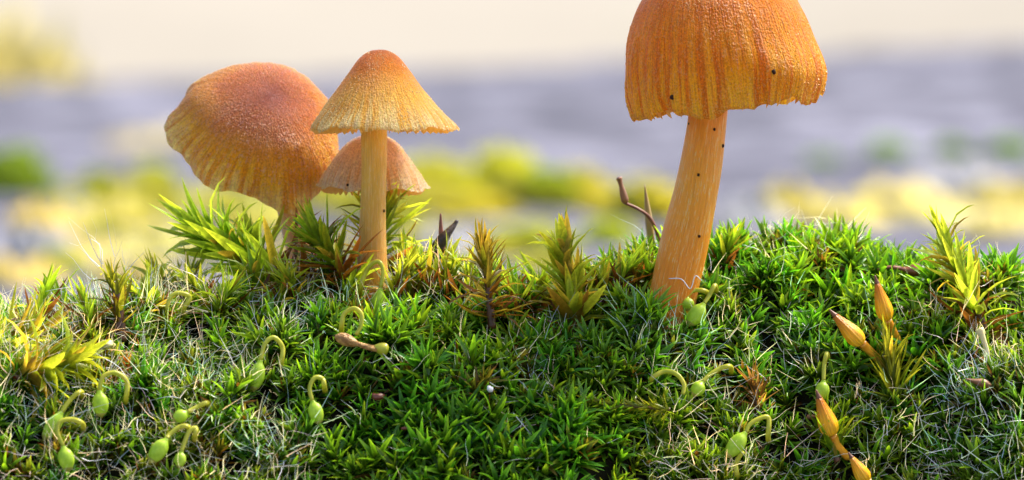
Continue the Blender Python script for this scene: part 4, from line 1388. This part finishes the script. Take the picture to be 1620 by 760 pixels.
for i in range(26):
    u = 110 + i * 36 + gq.uniform(-20, 20)
    f = gq.random()
    cushion(u, gq.uniform(318, 350), gq.uniform(110, 170), gq.uniform(40, 85) * (0.7 if u < 560 else 1.0), np.array([0.15, 0.18, 0.035]) * f + np.array([0.30, 0.29, 0.055]) * (1 - f), LY, GY)
for _ in range(60):
    u, v = gq.uniform(90, 1010), gq.uniform(275, 440)
    if u < 520 and v < 320 and gq.random() < 0.7:
        continue
    w = gq.uniform(60, 130) * (0.7 + 0.3 * (v - 250) / 190)
    f = gq.random()
    c = np.array([0.20, 0.25, 0.05]) * f + np.array([0.34, 0.32, 0.07]) * (1 - f)
    cushion(u, v, w, w * gq.uniform(0.22, 0.5), c, 'low muted yellow-green moss pad on the stone behind the mushrooms', 'low muted moss pads on the stone')
for (u, v, w, hh) in [(1405, 252, 80, 44), (1505, 248, 64, 38), (1596, 248, 84, 42), (1300, 262, 60, 30)]:
    cushion(u, v, w, hh, (0.12, 0.22, 0.03), 'small green moss cushion far off on the bare grey stone', 'small far moss cushions')
YL = 'yellow lichen patches on the stone'
for (u, v, w, hh, c) in [(1240, 330, 130, 46, (0.52, 0.42, 0.05)), (1330, 345, 150, 50, (0.56, 0.46, 0.07)), (1420, 318, 150, 46, (0.56, 0.46, 0.10)), (1480, 345, 140, 40, (0.58, 0.50, 0.14)),
                         (1590, 325, 150, 50, (0.58, 0.46, 0.06)), (1590, 360, 120, 30, (0.55, 0.46, 0.12)),
                         (60, 360, 130, 50, (0.52, 0.38, 0.06)), (190, 350, 150, 50, (0.50, 0.42, 0.06)), (310, 330, 140, 46, (0.50, 0.46, 0.06)), (260, 400, 160, 50, (0.46, 0.42, 0.10)), (130, 410, 160, 50, (0.52, 0.42, 0.10)),
                         (420, 350, 120, 46, (0.46, 0.44, 0.06)), (30, 450, 150, 50, (0.48, 0.36, 0.06)), (210, 455, 130, 40, (0.52, 0.40, 0.08)), (260, 225, 130, 40, (0.42, 0.36, 0.16)), (190, 235, 80, 30, (0.40, 0.34, 0.2))]:
    lichen(u, v, w, hh, c, 'ochre yellow lichen patch on the grey stone ' + ('beyond the tall pale green shoot' if u > 1000 else 'behind the hairy moss and golden shoot' if v > 340 else 'in front of the far green cushions'), YL)
for (u, v, w, hh) in [(1520, 290, 160, 40), (1180, 350, 130, 50), (60, 400, 120, 40), (120, 345, 90, 30), (200, 300, 70, 24), (700, 395, 120, 46), (1000, 300, 70, 30)]:
    lichen(u, v, w, hh, (0.34, 0.34, 0.345), 'pale grey-white lichen patch on the stone ' + ('beyond the tall pale green shoot' if u > 1000 else 'behind the shoots beside the ochre stem' if u > 500 else 'near the far green cushions'), 'pale lichen patches on the stone')
# a pale bush far beyond the stone
o = bpy.data.objects.new('bush', CUSH[1])
o.location = (-108, 1100, -46)
o.scale = (30, 30, 50)
o.color = (0.46, 0.44, 0.27, 1)
link(o, label='pale green bush in the blurred distance beyond the stone', category='bush')
